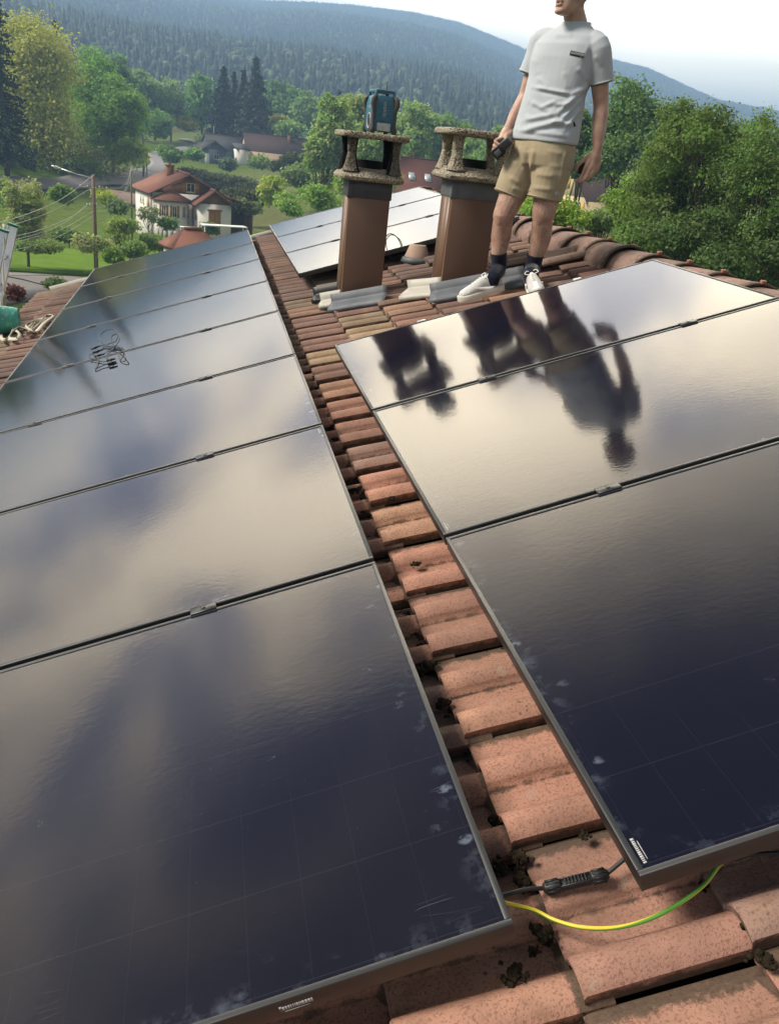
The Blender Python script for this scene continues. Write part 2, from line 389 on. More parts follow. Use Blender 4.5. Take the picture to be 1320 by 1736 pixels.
def height(x, y):
    x = np.asarray(x, float); y = np.asarray(y, float)
    dx = x - CW[0]; dy = y - CW[1]; r = np.hypot(dx, dy); az = np.arctan2(dx, dy)
    ia = np.clip(np.searchsorted(_haz, az) - 1, 0, len(_haz) - 2); ta = (az - _haz[ia]) / (_haz[ia + 1] - _haz[ia]); ta = ta * ta * (3 - 2 * ta)
    rc = np.minimum(r, 699.9); ir = np.clip(np.searchsorted(_hr, rc, 'right') - 1, 0, len(_hr) - 2); tr = (rc - _hr[ir]) / (_hr[ir + 1] - _hr[ir])
    g = lambda a: _ht[a, ir] * (1 - tr) + _ht[a, ir + 1] * tr
    h = g(ia) * (1 - ta) + g(ia + 1) * ta
    top = CW[2] + np.interp(az, _sa, _st) * RP - 13.0
    q = np.clip((r - 700) / (RP - 700), 0, 1)
    h7 = h + (top - h) * (q * 0.55 + 0.45 * q * q * (3 - 2 * q))
    fall = np.clip((r - RP) / 1400.0, 0, 1)
    h7 = h7 - fall * fall * 180.0
    wv = sum(np.sin(k * (x * math.cos(a) + y * math.sin(a)) + p) for k, a, p in _wave)
    am = np.clip((r - 330) / 500, 0, 1) * np.clip((RP - r) / 700, 0, 1) * 3.5
    small = 0.25 * np.sin(x * 0.21 + 1.0) * np.sin(y * 0.17 + 0.4) * np.clip((r - 30) / 50, 0, 1)
    return np.where(r > 700, h7, h) + am * wv + small
def hit(x, y, dmin=30.0):                       # pixel of the photo -> point on the ground
    d = ray(x, y); lo = dmin; t = lo
    while t < 1600:
        P = CW + t * d
        if P[2] < height(P[0], P[1]): break
        t *= 1.01
    P = CW + t * d; return np.array([P[0], P[1], float(height(P[0], P[1]))])
def ground_mat():
    t = NT('meadow'); n = t.noise(0.05, 6, rough=0.6); n2 = t.noise(0.9, 5, rough=0.7); n3 = t.noise(0.012, 4)
    c = t.mix(t.step(n, 0.35, 0.68), (0.085, 0.150, 0.010), (0.120, 0.160, 0.020))
    c = t.mix(t.math('MULTIPLY', t.step(n2, 0.40, 0.72), 0.7), c, (0.040, 0.062, 0.016))
    c = t.mix(t.math('MULTIPLY', t.step(n3, 0.45, 0.62), 0.5), c, (0.120, 0.095, 0.050))
    far = t.attr('far', 'Fac'); c = t.mix(far, c, (0.022, 0.034, 0.016))
    return t.fin(c, 0.95, 0.1, 0, t.bump(n2, 0.6, 0.3))
M['meadow'] = ground_mat()
def make_ground():
    az = np.radians(np.concatenate([np.arange(-180, -44, 4.0), np.arange(-44, 64, 0.4), np.arange(64, 180, 4.0)]))
    r = np.concatenate([[0.0], np.geomspace(4, 700, 130), np.linspace(720, 3900, 110)])
    A, Q = np.meshgrid(az, r); X = CW[0] + Q * np.sin(A); Y = CW[1] + Q * np.cos(A); Z = height(X, Y)
    na = len(az); nr = len(r); i = np.arange(nr - 1)[:, None]; j = np.arange(na)[None]; jn = (j + 1) % na
    F = np.stack([i * na + j, i * na + jn, (i + 1) * na + jn, (i + 1) * na + j], -1).reshape(-1, 4)[:, ::-1]
    o = mesh('ground', np.stack([X, Y, Z], -1), F, M['meadow'], smooth=True, attrs={'far': np.clip((Q.ravel() - 300) / 120, 0, 1)})
    tag(o, kind='structure')
make_ground()
def strip(name, px, width, mat, lift=0.10, m=8):
    P = spline([hit(x, y) for x, y in px], m); T = np.gradient(P[:, :2], axis=0); T /= np.linalg.norm(T, axis=1)[:, None] + 1e-9
    nrm = np.stack([-T[:, 1], T[:, 0]], 1); wd = np.interp(np.linspace(0, 1, len(P)), np.linspace(0, 1, len(width)), width)
    rows = []
    for k in np.linspace(-0.5, 0.5, 5):
        q = P[:, :2] + nrm * (wd * k)[:, None]; rows.append(np.column_stack([q, height(q[:, 0], q[:, 1]) + lift]))
    V = np.concatenate(rows); n = len(P)
    F = [[a * n + i, a * n + i + 1, (a + 1) * n + i + 1, (a + 1) * n + i] for a in range(4) for i in range(n - 1)]
    o = mesh(name, V, F, mat, smooth=True)
    s = o.modifiers.new('thick', 'SOLIDIFY'); s.thickness = 0.25; s.offset = 0
    return tag(o, kind='structure')

# ------------------------------------------------------------------ the house under the roof
EAVE, RIDGE, U0, U1 = -2.36, 2.05, -3.05, 9.55
HB = np.array([2.0, 3.0, -9.0])
house = empty('house', HB, 'long house whose weathered clay tile roof carries all the black solar modules', 'house')
CREST = -0.10
TW, TL = 0.306, 0.28
def tile_profile(s):                            # height over one tile, far lap (0) to near lap (1)
    def roll(a, b):                             # rises softly on the far side, stops abruptly on the near side
        q = (s - a) / (b - a); return np.where((q >= 0) & (q <= 1), np.clip(np.sin(np.clip(q * 1.18, 0, 1.18) * np.pi / 1.32), 0, 1) ** .55, 0)
    return 0.040 * roll(.27, .515) + 0.042 * roll(.745, 1.0001) - 0.010 * np.clip(1 - s / 0.09, 0, 1)
def make_tiles():
    V, F, T, G = [], [], [], []; n = 0
    sv = np.array([0, .05, .09, .18, .269, .275, .29, .315, .35, .39, .43, .47, .50, .5145, .5205, .56, .60, .66, .744, .750, .768, .80, .84, .88, .92, .96, .985, 1.0])
    hv = tile_profile(sv); ks = len(sv)
    rng = np.random.default_rng(11)
    nc = int(math.ceil((RIDGE - EAVE) / TL)); nu = int((U1 - U0) / TW) + 1
    pal = np.array([[.410, .166, .085], [.345, .132, .070], [.280, .110, .062], [.440, .205, .098], [.430, .270, .118], [.220, .100, .062]])
    pp = [.28, .24, .15, .14, .12, .07]
    for c in range(nc):
        v0 = EAVE + 0.06 - math.ceil(EAVE / TL) * TL * 0 + 0.0
        v0 = 0.06 + TL * (c - round((0.06 - EAVE) / TL))
        for j in range(nu):
            u = 0.238 + TW * (j - round((0.238 - U0) / TW))
            if u + TW > U1 + .06 or v0 > RIDGE - .02: continue
            if u + TW > U1 + 0.06: continue
            j1, j2, j3 = rng.normal(0, 1, 3); tilt = rng.normal(0, 0.007)
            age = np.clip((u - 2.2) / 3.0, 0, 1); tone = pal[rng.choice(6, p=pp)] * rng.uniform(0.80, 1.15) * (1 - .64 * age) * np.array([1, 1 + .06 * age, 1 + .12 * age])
            base = CREST - 0.060 + j1 * 0.002
            vA = v0 + j2 * 0.003; vB = min(v0 + TL + 0.055, RIDGE + 0.02)
            rows = [(vA, 0.018 - 0.004), (vA + 0.005, 0.018), (vA + 0.05, 0.0155), (vA + TL * .76, 0.001), (vA + TL * .94, -.004), (vA + TL * 1.02, -.006), (vB, -0.010)]
            P = []; g = []
            for (vv, dn) in rows:
                uu = u + TW * (1 - sv) + j3 * 0.002 + (vv - vA) * tilt
                P.append(np.column_stack([np.full(ks, vv), uu, base + dn + hv])); g.append(np.clip(1.25 - sv / 0.15, 0, 1) * 0.95 + .62 * np.clip(1 - (sv - .5205) / .07, 0, 1) * (sv >= .5205) + np.clip((vv - vA - TL * .94) / .022, 0, 1) * 0.85)  # lap dirt, a dark line at the first roll's foot, dirt below the next course
            top = np.vstack(P); gt = np.concatenate(g); nr = len(rows)
            for a in range(nr - 1):
                for i in range(ks - 1): F.append([n + a * ks + i, n + a * ks + i + 1, n + (a + 1) * ks + i + 1, n + (a + 1) * ks + i][::-1])
            V.append(top); G.append(gt); T.append(np.tile(tone, (len(top), 1))); n += len(top)
            lo = P[0].copy(); lo[:, 2] -= 0.017; lo[:, 0] += .002; fr = np.vstack([P[0], lo])         # the thick lower edge
            for i in range(ks - 1): F.append([n + i, n + i + 1, n + ks + i + 1, n + ks + i])
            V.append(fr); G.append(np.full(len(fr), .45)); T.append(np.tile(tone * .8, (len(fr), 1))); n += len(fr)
            en = np.vstack([q[-1] for q in P]); el = en.copy(); el[:, 2] -= 0.030; el[:, 1] += .003
            ee = np.vstack([en, el]); k = len(P)
            for i in range(k - 1): F.append([n + i, n + i + 1, n + k + i + 1, n + k + i])
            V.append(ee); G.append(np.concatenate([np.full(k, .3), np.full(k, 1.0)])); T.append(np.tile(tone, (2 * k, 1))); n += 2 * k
    V = np.vstack(V); T = np.vstack(T); G = np.concatenate(G)
    Wd = V @ MR.T
    xr = (MR @ np.array([RIDGE, 0, CREST]))[0] + 0.03
    W2 = Wd.copy(); W2[:, 0] = 2 * xr - W2[:, 0]
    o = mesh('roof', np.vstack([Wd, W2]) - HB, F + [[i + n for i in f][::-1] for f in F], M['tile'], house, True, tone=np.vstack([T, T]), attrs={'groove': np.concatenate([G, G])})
    m = MB()
    for sgn in (0, 1):
        q = [rp(EAVE + .05, U0 + .03, -.20), rp(RIDGE, U0 + .03, -.20), rp(RIDGE, U1 - .03, -.20), rp(EAVE + .05, U1 - .03, -.20)]
        if sgn: q = [np.array([2 * xr - a[0], a[1], a[2]]) for a in q]
        m.prism([a - HB for a in q], (0, 0, -.06))
    m.build('roof_underlay', M['deck'], house)
    return xr
XR = make_tiles()
zr = (MR @ np.array([RIDGE, 0, CREST]))[2]
m = MB(); e = rp(EAVE + .25, 0, -.3)
m.bb(np.array([e[0], U0 + .25, -14.0]) - HB, np.array([2 * XR - e[0], U1 - .25, e[2] + .1]) - HB)
m.prism([np.array([e[0], U0 + .25, e[2] + .1]) - HB, np.array([2 * XR - e[0], U0 + .25, e[2] + .1]) - HB, np.array([XR, U0 + .25, zr - .3]) - HB], (0, U1 - U0 - .5, 0))
m.build('wall', plain('house_render', (0.55, 0.50, 0.42), 0.9, 0.1), house)
m = MB(); a = rp(EAVE - .05, U0, -.20); b = rp(EAVE - .05, U1 - .02, -.20)
gp = [(-.06, .05), (-.065, 0), (-.045, -.045), (0, -.062), (.045, -.045), (.065, 0), (.06, .05), (.05, .05), (.052, 0), (.035, -.035), (0, -.05), (-.035, -.035), (-.052, 0), (-.05, .05)]
m.prism([[a[0] + x - HB[0], U0 - HB[1], a[2] + z - HB[2]] for x, z in gp], (0, U1 - U0 - .04, 0))
m.build('gutter', M['cream_metal'], house)
m = MB(); q = [rp(EAVE, U1 - .005, -.175), rp(RIDGE, U1 - .005, -.175), rp(RIDGE, U1 - .005, -.105), rp(EAVE, U1 - .005, -.105)]
m.prism([p_ - HB for p_ in q], (0, .03, 0)); m.build('verge_board', M['cream_metal'], house)
# ridge tiles: overlapping half rounds, each its own part, with the clip that holds it
def ridge_tiles():
    rng = np.random.default_rng(5); an = np.linspace(R(-12), R(192), 15)
    u = 2.67 - 0.327 * 17; zc = zr - 0.055
    k = 0
    while u < U1 - .1:
        V = []; rows = [(0.0, .145), (.010, .148), (.045, .147), (.055, .1445), (.20, .140), (.372, .134)]
        ty = rng.normal(0, .004); tz = rng.normal(0, .004); tx = rng.normal(0, .006)
        for du, r in rows:
            V.append(np.column_stack([XR + tx + r * 1.10 * np.cos(an), np.full(15, u + du + ty), zc + tz + r * 0.86 * np.sin(an) + .010 * (1 - du / .37)]))
        inn = V[0].copy(); inn[:, 0] = XR + tx + (inn[:, 0] - XR - tx) * .92; inn[:, 2] = zc + (inn[:, 2] - zc) * .92; inn[:, 1] += .004; V = [inn] + V
        F = [[a * 15 + i, a * 15 + i + 1, (a + 1) * 15 + i + 1, (a + 1) * 15 + i] for a in range(len(V) - 1) for i in range(14)]
        tone = np.array([.225, .118, .085]) * rng.uniform(.8, 1.15); P = np.vstack(V)
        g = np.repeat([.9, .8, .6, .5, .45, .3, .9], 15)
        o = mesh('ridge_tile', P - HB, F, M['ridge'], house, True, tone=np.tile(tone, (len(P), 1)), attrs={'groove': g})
        c = MB(); c.bb(np.array([XR - .008, u - .004, zc + .128]) - HB, np.array([XR + .018, u + .016, zc + .146]) - HB)
        bevel(c.build('ridge_clip', plain('clip_red', (.30, .10, .07), .5, .4) if 'clip_red' not in bpy.data.materials else bpy.data.materials['clip_red'], o), .004)
        u += 0.327; k += 1
ridge_tiles()

# ------------------------------------------------------------------ solar modules
ML = 1.762
def module(v, u0, u1, label, group, clamps, barcode=None):
    root = empty('solar_module', rp(v, u0), label, 'solar panel', group, (0, -TH, 0)); Wd = u1 - u0
    fr = MB(); b = 0.011; t = 0.035
    for x0, x1, y0, y1 in ((0, ML, 0, b), (0, ML, Wd - b, Wd), (0, b, b, Wd - b), (ML - b, ML, b, Wd - b)): fr.bb((x0, y0, -t), (x1, y1, 0))
    bevel(fr.build('frame', M['black_frame'], root), .0014, 2)
    gx = np.array([b, .03, .055, .085, .12, .2, .4, ML / 2, ML - .4, ML - .2, ML - .12, ML - .085, ML - .055, ML - .03, ML - b])
    gy = np.array([b, .03, .055, .085, .12, .2, .4, Wd / 2, Wd - .4, Wd - .2, Wd - .12, Wd - .085, Wd - .055, Wd - .03, Wd - b])
    X, Y = np.meshgrid(gx, gy); V = np.stack([X, Y, np.full_like(X, -.0025)], -1).reshape(-1, 3); k = len(gx)
    F = [[a * k + i, a * k + i + 1, (a + 1) * k + i + 1, (a + 1) * k + i] for a in range(len(gy) - 1) for i in range(k - 1)]
    ed = np.minimum(np.minimum(X, ML - X), np.minimum(Y, Wd - Y)).ravel() - b
    mesh('glass', V, F, M['glass'], root, attrs={'edge': ed})
    bk = MB(); bk.bb((b, b, -.012), (ML - b, Wd - b, -.006)); bk.build('backsheet', M['black_plastic'], root)
    for cx in clamps:                            # clamps bridge to the module beyond
        c = MB(); c.bb((cx - .035, Wd - .008, .0005), (cx + .035, Wd + .026, .0045)); c.bb((cx - .034, Wd + .004, -.05), (cx + .034, Wd + .014, .0006))
        c.lathe((cx, Wd + .009, .0044), [(0, .0065), (.003, .006)], k=10)
        bevel(c.build('clamp', M['black_frame'], root), .001, 1)
    if barcode:
        kind, x, y = barcode; rng = np.random.default_rng(int(x * 100)); c = MB()
        if kind == 'front':
            c.bb((x, -.0012, -.020), (x + .004, -.0003, -.012)); q = x
            while q < x + .048: wv = rng.uniform(.0012, .004); c.bb((q, -.0012, -.021), (q + wv, -.0003, -.0135)); q += wv + rng.uniform(.0008, .0018)
            c.bb((x + .006, -.0012, -.0250), (x + .044, -.0003, -.0238))
        else:
            q = y
            while q < y + .050: wv = rng.uniform(.0012, .004); c.bb((x, q, -.0024), (x + .0055, q + wv, -.0016)); q += wv + rng.uniform(.0008, .0018)
            c.bb((x + .0085, y + .006, -.0024), (x + .0096, y + .042, -.0016))
        c.build('barcode_label', M['print_white'], root)
    return root
UL = [0, 1.168, 2.3321, 3.4736, 4.6117, 5.7672, 6.9223, 8.0825, 9.2352]
UR = [0.0083, 1.1818, 2.3291, 3.4447]
UA = [5.7064, 6.8668, 8.0316, 9.1915]
gL, gR, gA = 'modules in the long row along the eave', 'modules in the row beside the ridge', 'modules in the far row behind the chimneys'
VR_, VA_ = 0.204, 0.2386
labL = ['large near module by the eave with cloudy finger marks on its front corner',
        'eave row module just beyond the one with finger marks, reflecting blue grey clouds',
        'eave row module third from the front, pale clouds mirrored, next to the blue grey one',
        'eave row module fourth from the front, just below the coiled black leads',
        'eave row module on which the coiled black leads lie, dark outer end',
        'eave row module directly beyond the one carrying the coiled black leads',
        'eave row module second from the far end, dark tree mirrored on its outer end',
        'farthest eave row module, dull grey strip at the far end of the roof']
for i in range(8):
    a = UL[i] + (0 if i == 0 else .01); b_ = UL[i + 1] - (.01 if i < 7 else 0)
    module(-ML, a, b_, labL[i], gL, () if i == 7 else (0.404, 1.287), ('front', 1.40, 0) if i == 0 else ('glass', ML - .024, b_ - a - .085) if i in (1, 2) else None)
labR = ['near dark ridge row module with scratches, above the green and yellow wire',
        'ridge row module mirroring the upper body of the standing man on pale glass',
        'ridge row module at the feet of the man, mirroring his legs and a chimney']
for i in range(3):
    a = UR[i] + (0 if i == 0 else .01); b_ = UR[i + 1] - (.01 if i < 2 else 0)
    module(VR_, a, b_, labR[i], gR, () if i == 2 else (0.48, 1.35), ('glass', .016, .02) if i in (0, 1) else None)
labA = ['cream white module behind the two chimneys, the near one with a dark front edge',
        'cream white module behind the two chimneys, the middle one of its row',
        'cream white module behind the two chimneys, farthest of its row by the bushes']
for i in range(3):
    a = UA[i] + (0 if i == 0 else .01); b_ = UA[i + 1] - (.01 if i < 2 else 0)
    module(VA_, a, b_, labA[i], gA, () if i == 2 else (0.45, 1.32))
def rail(v, u0, u1, label):
    root = empty('mounting_rail', rp(v, u0), label, 'rail', 'rails under the solar modules', (0, -TH, 0)); n = u1 - u0
    m = MB(); m.bb((-.02, 0, -.070), (.02, n, -.0375)); m.bb((-.006, -.002, -.049), (.006, n + .002, -.045))
    bevel(m.build('beam', M['alu'], root), .002)
    c = MB()                                      # bright end clamp just past the last module
    c.bb((-.022, n - .028, -.037), (.022, n - .004, -.008)); c.bb((-.022, n - .062, -.037), (-.004, n - .036, -.020))
    bevel(c.build('end_clamp', M['alu'], root), .002)
    k = MB()
    for q in np.arange(.2, n, .95): k.bb((-.03, q, -.11), (.03, q + .05, -.0705))
    k.build('roof_hook', M['alu'], root)
for v, lb in ((-ML + .404, 'outer aluminium rail under the eave row of modules'), (-ML + 1.287, 'inner aluminium rail under the eave row of modules')): rail(v, .06, 9.20, lb)
for v, lb in ((VR_ + .48, 'aluminium rail end showing past the module near the left chimney'), (VR_ + 1.35, 'aluminium rail end showing beside the standing man')): rail(v, .12, 3.51, lb)
for v, lb in ((VA_ + .45, 'lower rail hidden under the far cream row of modules'), (VA_ + 1.32, 'upper rail hidden under the far cream row of modules')): rail(v, 5.77, 9.16, lb)

# ------------------------------------------------------------------ chimneys
def sq(c, w, d, z, ch=.12):                      # square ring with cut corners
    x, y = w / 2, d / 2; q = min(x, y) * ch
    P = [(-x + q, -y), (x - q, -y), (x, -y + q), (x, y - q), (x - q, y), (-x + q, y), (-x, y - q), (-x, -y + q)]
    return np.array([[c[0] + a, c[1] + b, z] for a, b in P])
def chimney(x0, y0, w, d, zb, zt, label, sooty):
    root = empty('chimney', (x0 + w / 2, y0 + d / 2, zb), label, 'chimney', 'brown clad chimneys')
    H = zt - zb
    st = MB(); st.bb((-w / 2, -d / 2, -.25), (w / 2, d / 2, H)); bevel(st.build('stack', M['brown_metal'], root), .004)
    # folded seam across the cladding and a cover strip down the side
    se = MB(); se.bb((-w / 2 - .003, -d / 2 + .03, -.1), (-w / 2 - .0005, d / 2 - .03, H - .09)); se.build('cover_strip', M['brown_metal'], root)
    co = MB(); co.bb((-w / 2 - .007, -d / 2 - .007, H - .095), (w / 2 + .007, d / 2 + .007, H + .004)); co.bb((-w / 2 - .011, -d / 2 - .011, H - .099), (-w / 2 + .03, -d / 2 + .03, H - .012))
    bevel(co.build('lead_collar', M['lead_dark'] if sooty else M['lead'], root), .004)
    # cap: moulded slab, four waisted posts, thin top slab
    cap = empty('cap', (0, 0, H)); cap.parent = root
    W2, D2 = w + .135, d + .135
    b = MB(); b.loft([sq((0, 0), w + .06, d + .06, .004), sq((0, 0), W2, D2, .012), sq((0, 0), W2 + .008, D2 + .008, .030), sq((0, 0), W2 - .03, D2 - .03, .052), sq((0, 0), w + .02, d + .02, .075), sq((0, 0), w - .03, d - .03, .082)], True)
    bevel(b.build('cap_base', M['concrete'], cap, True), .004)
    for sx in (-1, 1):
        for sy in (-1, 1):
            c = (sx * (w / 2 + .002), sy * (d / 2 + .002)); p_ = MB()
            prof = [(.060, .108), (.075, .090), (.11, .070), (.155, .053), (.170, .050), (.1705, .045), (.174, .045), (.1745, .052), (.205, .056), (.24, .062), (.255, .072)]
            p_.loft([sq(c, q, q, z, .3) for z, q in prof])
            o = p_.build('cap_post', None, cap, False, mats=[M['sooty_concrete'] if sooty else M['concrete'], M['soot']])
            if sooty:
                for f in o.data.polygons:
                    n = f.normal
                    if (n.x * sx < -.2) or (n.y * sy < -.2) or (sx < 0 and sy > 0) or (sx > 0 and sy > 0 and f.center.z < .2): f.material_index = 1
            bevel(o, .003)
    s_ = MB(); rng = np.random.default_rng(4 + int(sooty)); rr = []
    k = 40; an = np.linspace(0, 2 * np.pi, k, endpoint=False)
    def slab(z, s):
        W3, D3 = w + .165, d + .165; P = []
        for a_ in an:
            q = max(abs(math.cos(a_)) / (W3 / 2), abs(math.sin(a_)) / (D3 / 2)); P.append([math.cos(a_) / q * s, math.sin(a_) / q * s, z])
        return np.array(P)
    wob = 1 + rng.normal(0, .008, (k, 1)) * np.array([1, 1, 0])
    s_.loft([slab(.2545, .80), slab(.2545, .98) * wob, slab(.268, 1.0) * wob, slab(.284, .995) * wob, slab(.291, .965) * wob])
    o = s_.build('cap_slab', None, cap, False, mats=[M['concrete'], M['soot']])
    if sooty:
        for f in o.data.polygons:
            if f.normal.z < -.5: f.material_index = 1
    fl = MB(); fl.lathe((0, 0, 0), [(.05, .085), (.13, .085), (.13, .07), (.06, .07)], k=20); fl.build('flue', M['soot'], cap, True)
    return root
CH1 = chimney(.425, 4.83, .270, .235, .03, .80, 'brown metal clad chimney with a sooty cap and the work radio on top', True)
CH2 = chimney(.995, 4.44, .285, .255, .22, .875, 'brown metal clad chimney with a clean pebbled cap beside the man', False)
def draped(name, parent, P0, P1, down, mat, lift=.03, waves=0.0, k=14):
    """lead sheet from line P0-P1 (roof frame), turned down over the tiles by `down` metres"""
    P0 = np.array(P0, float); P1 = np.array(P1, float); rng = np.random.default_rng(int(abs(P0[1]) * 100)); rows = []
    along = P1 - P0; side = np.array([-along[1], along[0]]); side /= np.linalg.norm(side)
    if side[1] > 0: side = -side
    for i, (t, h) in enumerate(((0, .075), (.03, .030), (.06, .024), (.55, .018), (.97, .010), (1.0, -.016))):
        ts = np.linspace(0, 1, k); q = P0[None] + ts[:, None] * along + side * down * t
        jag = rng.normal(0, waves, k) * t
        n_ = CREST + lift + h - .02 + jag
        rows.append(np.column_stack([q, n_]) @ MR.T)
    V = np.vstack(rows) - np.array(parent.location); F = [[a * k + i, a * k + i + 1, (a + 1) * k + i + 1, (a + 1) * k + i] for a in range(5) for i in range(k - 1)]
    o = mesh(name, V, F, mat, parent, False); s = o.modifiers.new('t', 'SOLIDIFY'); s.thickness = .004; s.offset = 0
    return o
draped('front_apron', CH1, (.36, 4.83), (.72, 4.68), .14, M['lead'], .014, .0012)
draped('front_apron', CH2, (.94, 4.38), (1.50, 4.20), .16, M['lead'], .014, .0012)
draped('side_flashing', CH1, (.30, 4.93), (.47, 4.86), .09, M['cream_metal'], .02, .002, 8)
draped('side_flashing', CH2, (.85, 4.62), (1.04, 4.46), .15, M['cream_metal'], .02, .002, 8)
draped('back_flashing', CH1, (.27, 5.05), (.46, 4.98), .10, M['black_plastic'], .045, .006, 8)

def text_mesh(c, name, mat):
    t = bpy.data.objects.new('t', c); COL.objects.link(t); bpy.context.view_layer.update()
    me = bpy.data.meshes.new_from_object(t.evaluated_get(bpy.context.evaluated_depsgraph_get())); bpy.data.objects.remove(t)
    o = bpy.data.objects.new(name, me); COL.objects.link(o); me.materials.clear(); me.materials.append(mat); return o
# ------------------------------------------------------------------ work radio on the sooty chimney
def radio():
    b = np.array(CH1.location); z = b[2] + .77 + .2915
    root = empty('work_radio', (.425 + .175, 4.83 + .10, z), 'blue and black work radio standing on the sooty chimney cap', 'radio', None, (0, 0, R(6)))
    blue = plain('radio_blue', (.030, .125, .185), .42, .45, 0, .2, 30); dark = plain('radio_grey', (.055, .050, .047), .55, .4, 0, .3, 30); worn = plain('worn_grey', (.42, .42, .40), .6, .3, 0, .5, 28)
    w, d, h = .150, .185, .245
    m = MB(); m.loft([sq((0, 0), w * .93, d * .95, .012, .2), sq((0, 0), w, d, .03, .2), sq((0, 0), w, d, .17, .2), sq((0, 0), w * .9, d * .95, .20, .25), sq((0, 0), w * .82, d * .9, .215, .25)])
    bevel(m.build('body', blue, root), .004)
    m = MB()                                     # corner bumpers
    for sx in (-1, 1):
        for sy in (-1, 1):
            m = MB(); x, y = sx * (w / 2 - .006), sy * (d / 2 - .006)
            m.tube([(x * .98, y * .98, 0), (x * 1.08, y * 1.06, .02), (x * 1.0, y * 1.0, .05), (x * 1.0, y * 1.0, .13), (x * 1.12, y * 1.08, .165), (x * 1.10, y * 1.06, .195), (x * .88, y * .95, .212)], [.014, .017, .013, .013, .017, .017, .010], 8); bevel(m.build('bumper', dark, root), .002)

    m = MB()
    for sx in (-1, 1): m.tube([(sx * .058, -.075, .205), (sx * .058, -.07, .238), (sx * .05, -.055, .243)], .010, 8)
    m.box((0, -.066, .240), (.118, .026, .016)); m.box((0, .066, .240), (.118, .026, .016)); m.box((-.055, 0, .240), (.018, .14, .016)); m.box((.055, 0, .240), (.018, .14, .016))
    for sx in (-1, 1): m.tube([(sx * .058, .075, .205), (sx * .058, .07, .238), (sx * .05, .055, .243)], .010, 8)
    bevel(m.build('handle', blue, root), .003)
    m = MB(); m.tube([(.03, .02, .205), (.034, .022, .30)], [.005, .0035], 8); m.tube([(.03, .02, .2), (.03, .02, .222)], .009, 8); m.build('antenna', dark, root)
    m = MB(); m.bb((-.044, -d / 2 - .0025, .016), (.044, -d / 2 + .01, .062)); bevel(m.build('battery_door', worn, root), .003)
    m = MB(); m.bb((-.046, -d / 2 - .0018, .066), (.046, -d / 2 + .01, .098)); bevel(m.build('side_panel', blue, root), .002)
    m = MB(); c = np.array([-w / 2 - .001, -.02, .07])
    for r0, r1, y0, y1 in ((.042, .036, 0, .004),):
        an = np.linspace(0, 2 * np.pi, 28, endpoint=False)
        ringp = lambda r, x: np.column_stack([np.full(28, c[0] - x), c[1] + .9 * r * np.cos(an), c[2] + 1.1 * r * np.sin(an)])
        m.loft([ringp(r0, 0), ringp(r0, .004), ringp(r1, .004), ringp(r1, -.002)], False)
    m.build('speaker_ring', M['print_white'], root)
    m = MB(); m.loft([ringp(.036, .0006), ringp(.012, .0016), ringp(.003, .002)]); m.build('speaker', M['black_plastic'], root)
    def txt(s, size, loc, rot):
        c = bpy.data.curves.new('lettering', 'FONT'); c.body = s; c.size = size; c.extrude = .0005; c.align_x = 'CENTER'; c.align_y = 'CENTER'
        o = text_mesh(c, 'lettering', M['print_white']); o.location = loc; o.rotation_euler = rot; o.parent = root
    txt('makita', .036, (0, -d / 2 - .0012, .135), (R(90), R(90), 0))
    txt('makita', .030, (-w / 2 - .0012, -.01, .150), (R(90), 0, R(-90)))
radio()

# ------------------------------------------------------------------ small things on the roof
def vent():
    P = rp(1.143, 5.70, -.13); root = empty('roof_vent', P, 'pale clay vent cone rising from the tiles between the chimneys', 'vent')
    m = MB(); m.lathe((0, 0, 0), [(-.05, .10), (.03, .098), (.045, .092), (.118, .064), (.122, .058), (.122, .02)], k=28); m.build('cone', M['clay_vent'], root, True)
    m = MB(); m.lathe((0, 0, -.01), [(0, .125), (.035, .112), (.04, .10)], k=28); m.build('collar', M['lead'], root, True)
vent()
def loose_tile(v, u, rz, n, label):
    root = empty('loose_tile', rp(v, u, n), label, 'tile', None, (0, -TH, 0)); root.rotation_euler = (R(4), -TH + R(3), rz)
    s = np.linspace(0, 1, 21); h = tile_profile(s); rows = []
    P = [np.column_stack([np.full(21, x), TW * (.5 - s), h + z]) for x, z in ((-.18, .0), (-.17, .004), (0, .002), (.18, 0))]
    lo = [q - np.array([0, 0, .016]) for q in P]; V = np.vstack(P + lo); F = []
    for a in range(3):
        for i in range(20):
            F.append([a * 21 + i + 1, a * 21 + i, (a + 1) * 21 + i, (a + 1) * 21 + i + 1]); F.append([84 + a * 21 + i, 84 + a * 21 + i + 1, 84 + (a + 1) * 21 + i + 1, 84 + (a + 1) * 21 + i])
    for i in range(20): F.append([i, i + 1, 85 + i, 84 + i]); F.append([63 + i + 1, 63 + i, 147 + i, 148 + i])
    for i in (0, 20):
        for a in range(3): F.append([a * 21 + i, (a + 1) * 21 + i, 84 + (a + 1) * 21 + i, 84 + a * 21 + i])
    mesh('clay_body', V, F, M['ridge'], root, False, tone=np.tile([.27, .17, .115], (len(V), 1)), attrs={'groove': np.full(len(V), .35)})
loose_tile(1.80, 4.42, R(6), -.085, 'weathered loose tile lying on the roof behind the man near the ridge')
loose_tile(1.62, 4.62, R(-4), -.085, 'second loose tile lying lower on the roof behind the legs of the man')
def rope(name, label, cat, P, r, mat, m=8, k=8, group=None, flat=None):
    o = MB().tube(spline(P, m), r, k, True, flat).build(name, mat, None, True); return tag(o, label, cat, group)
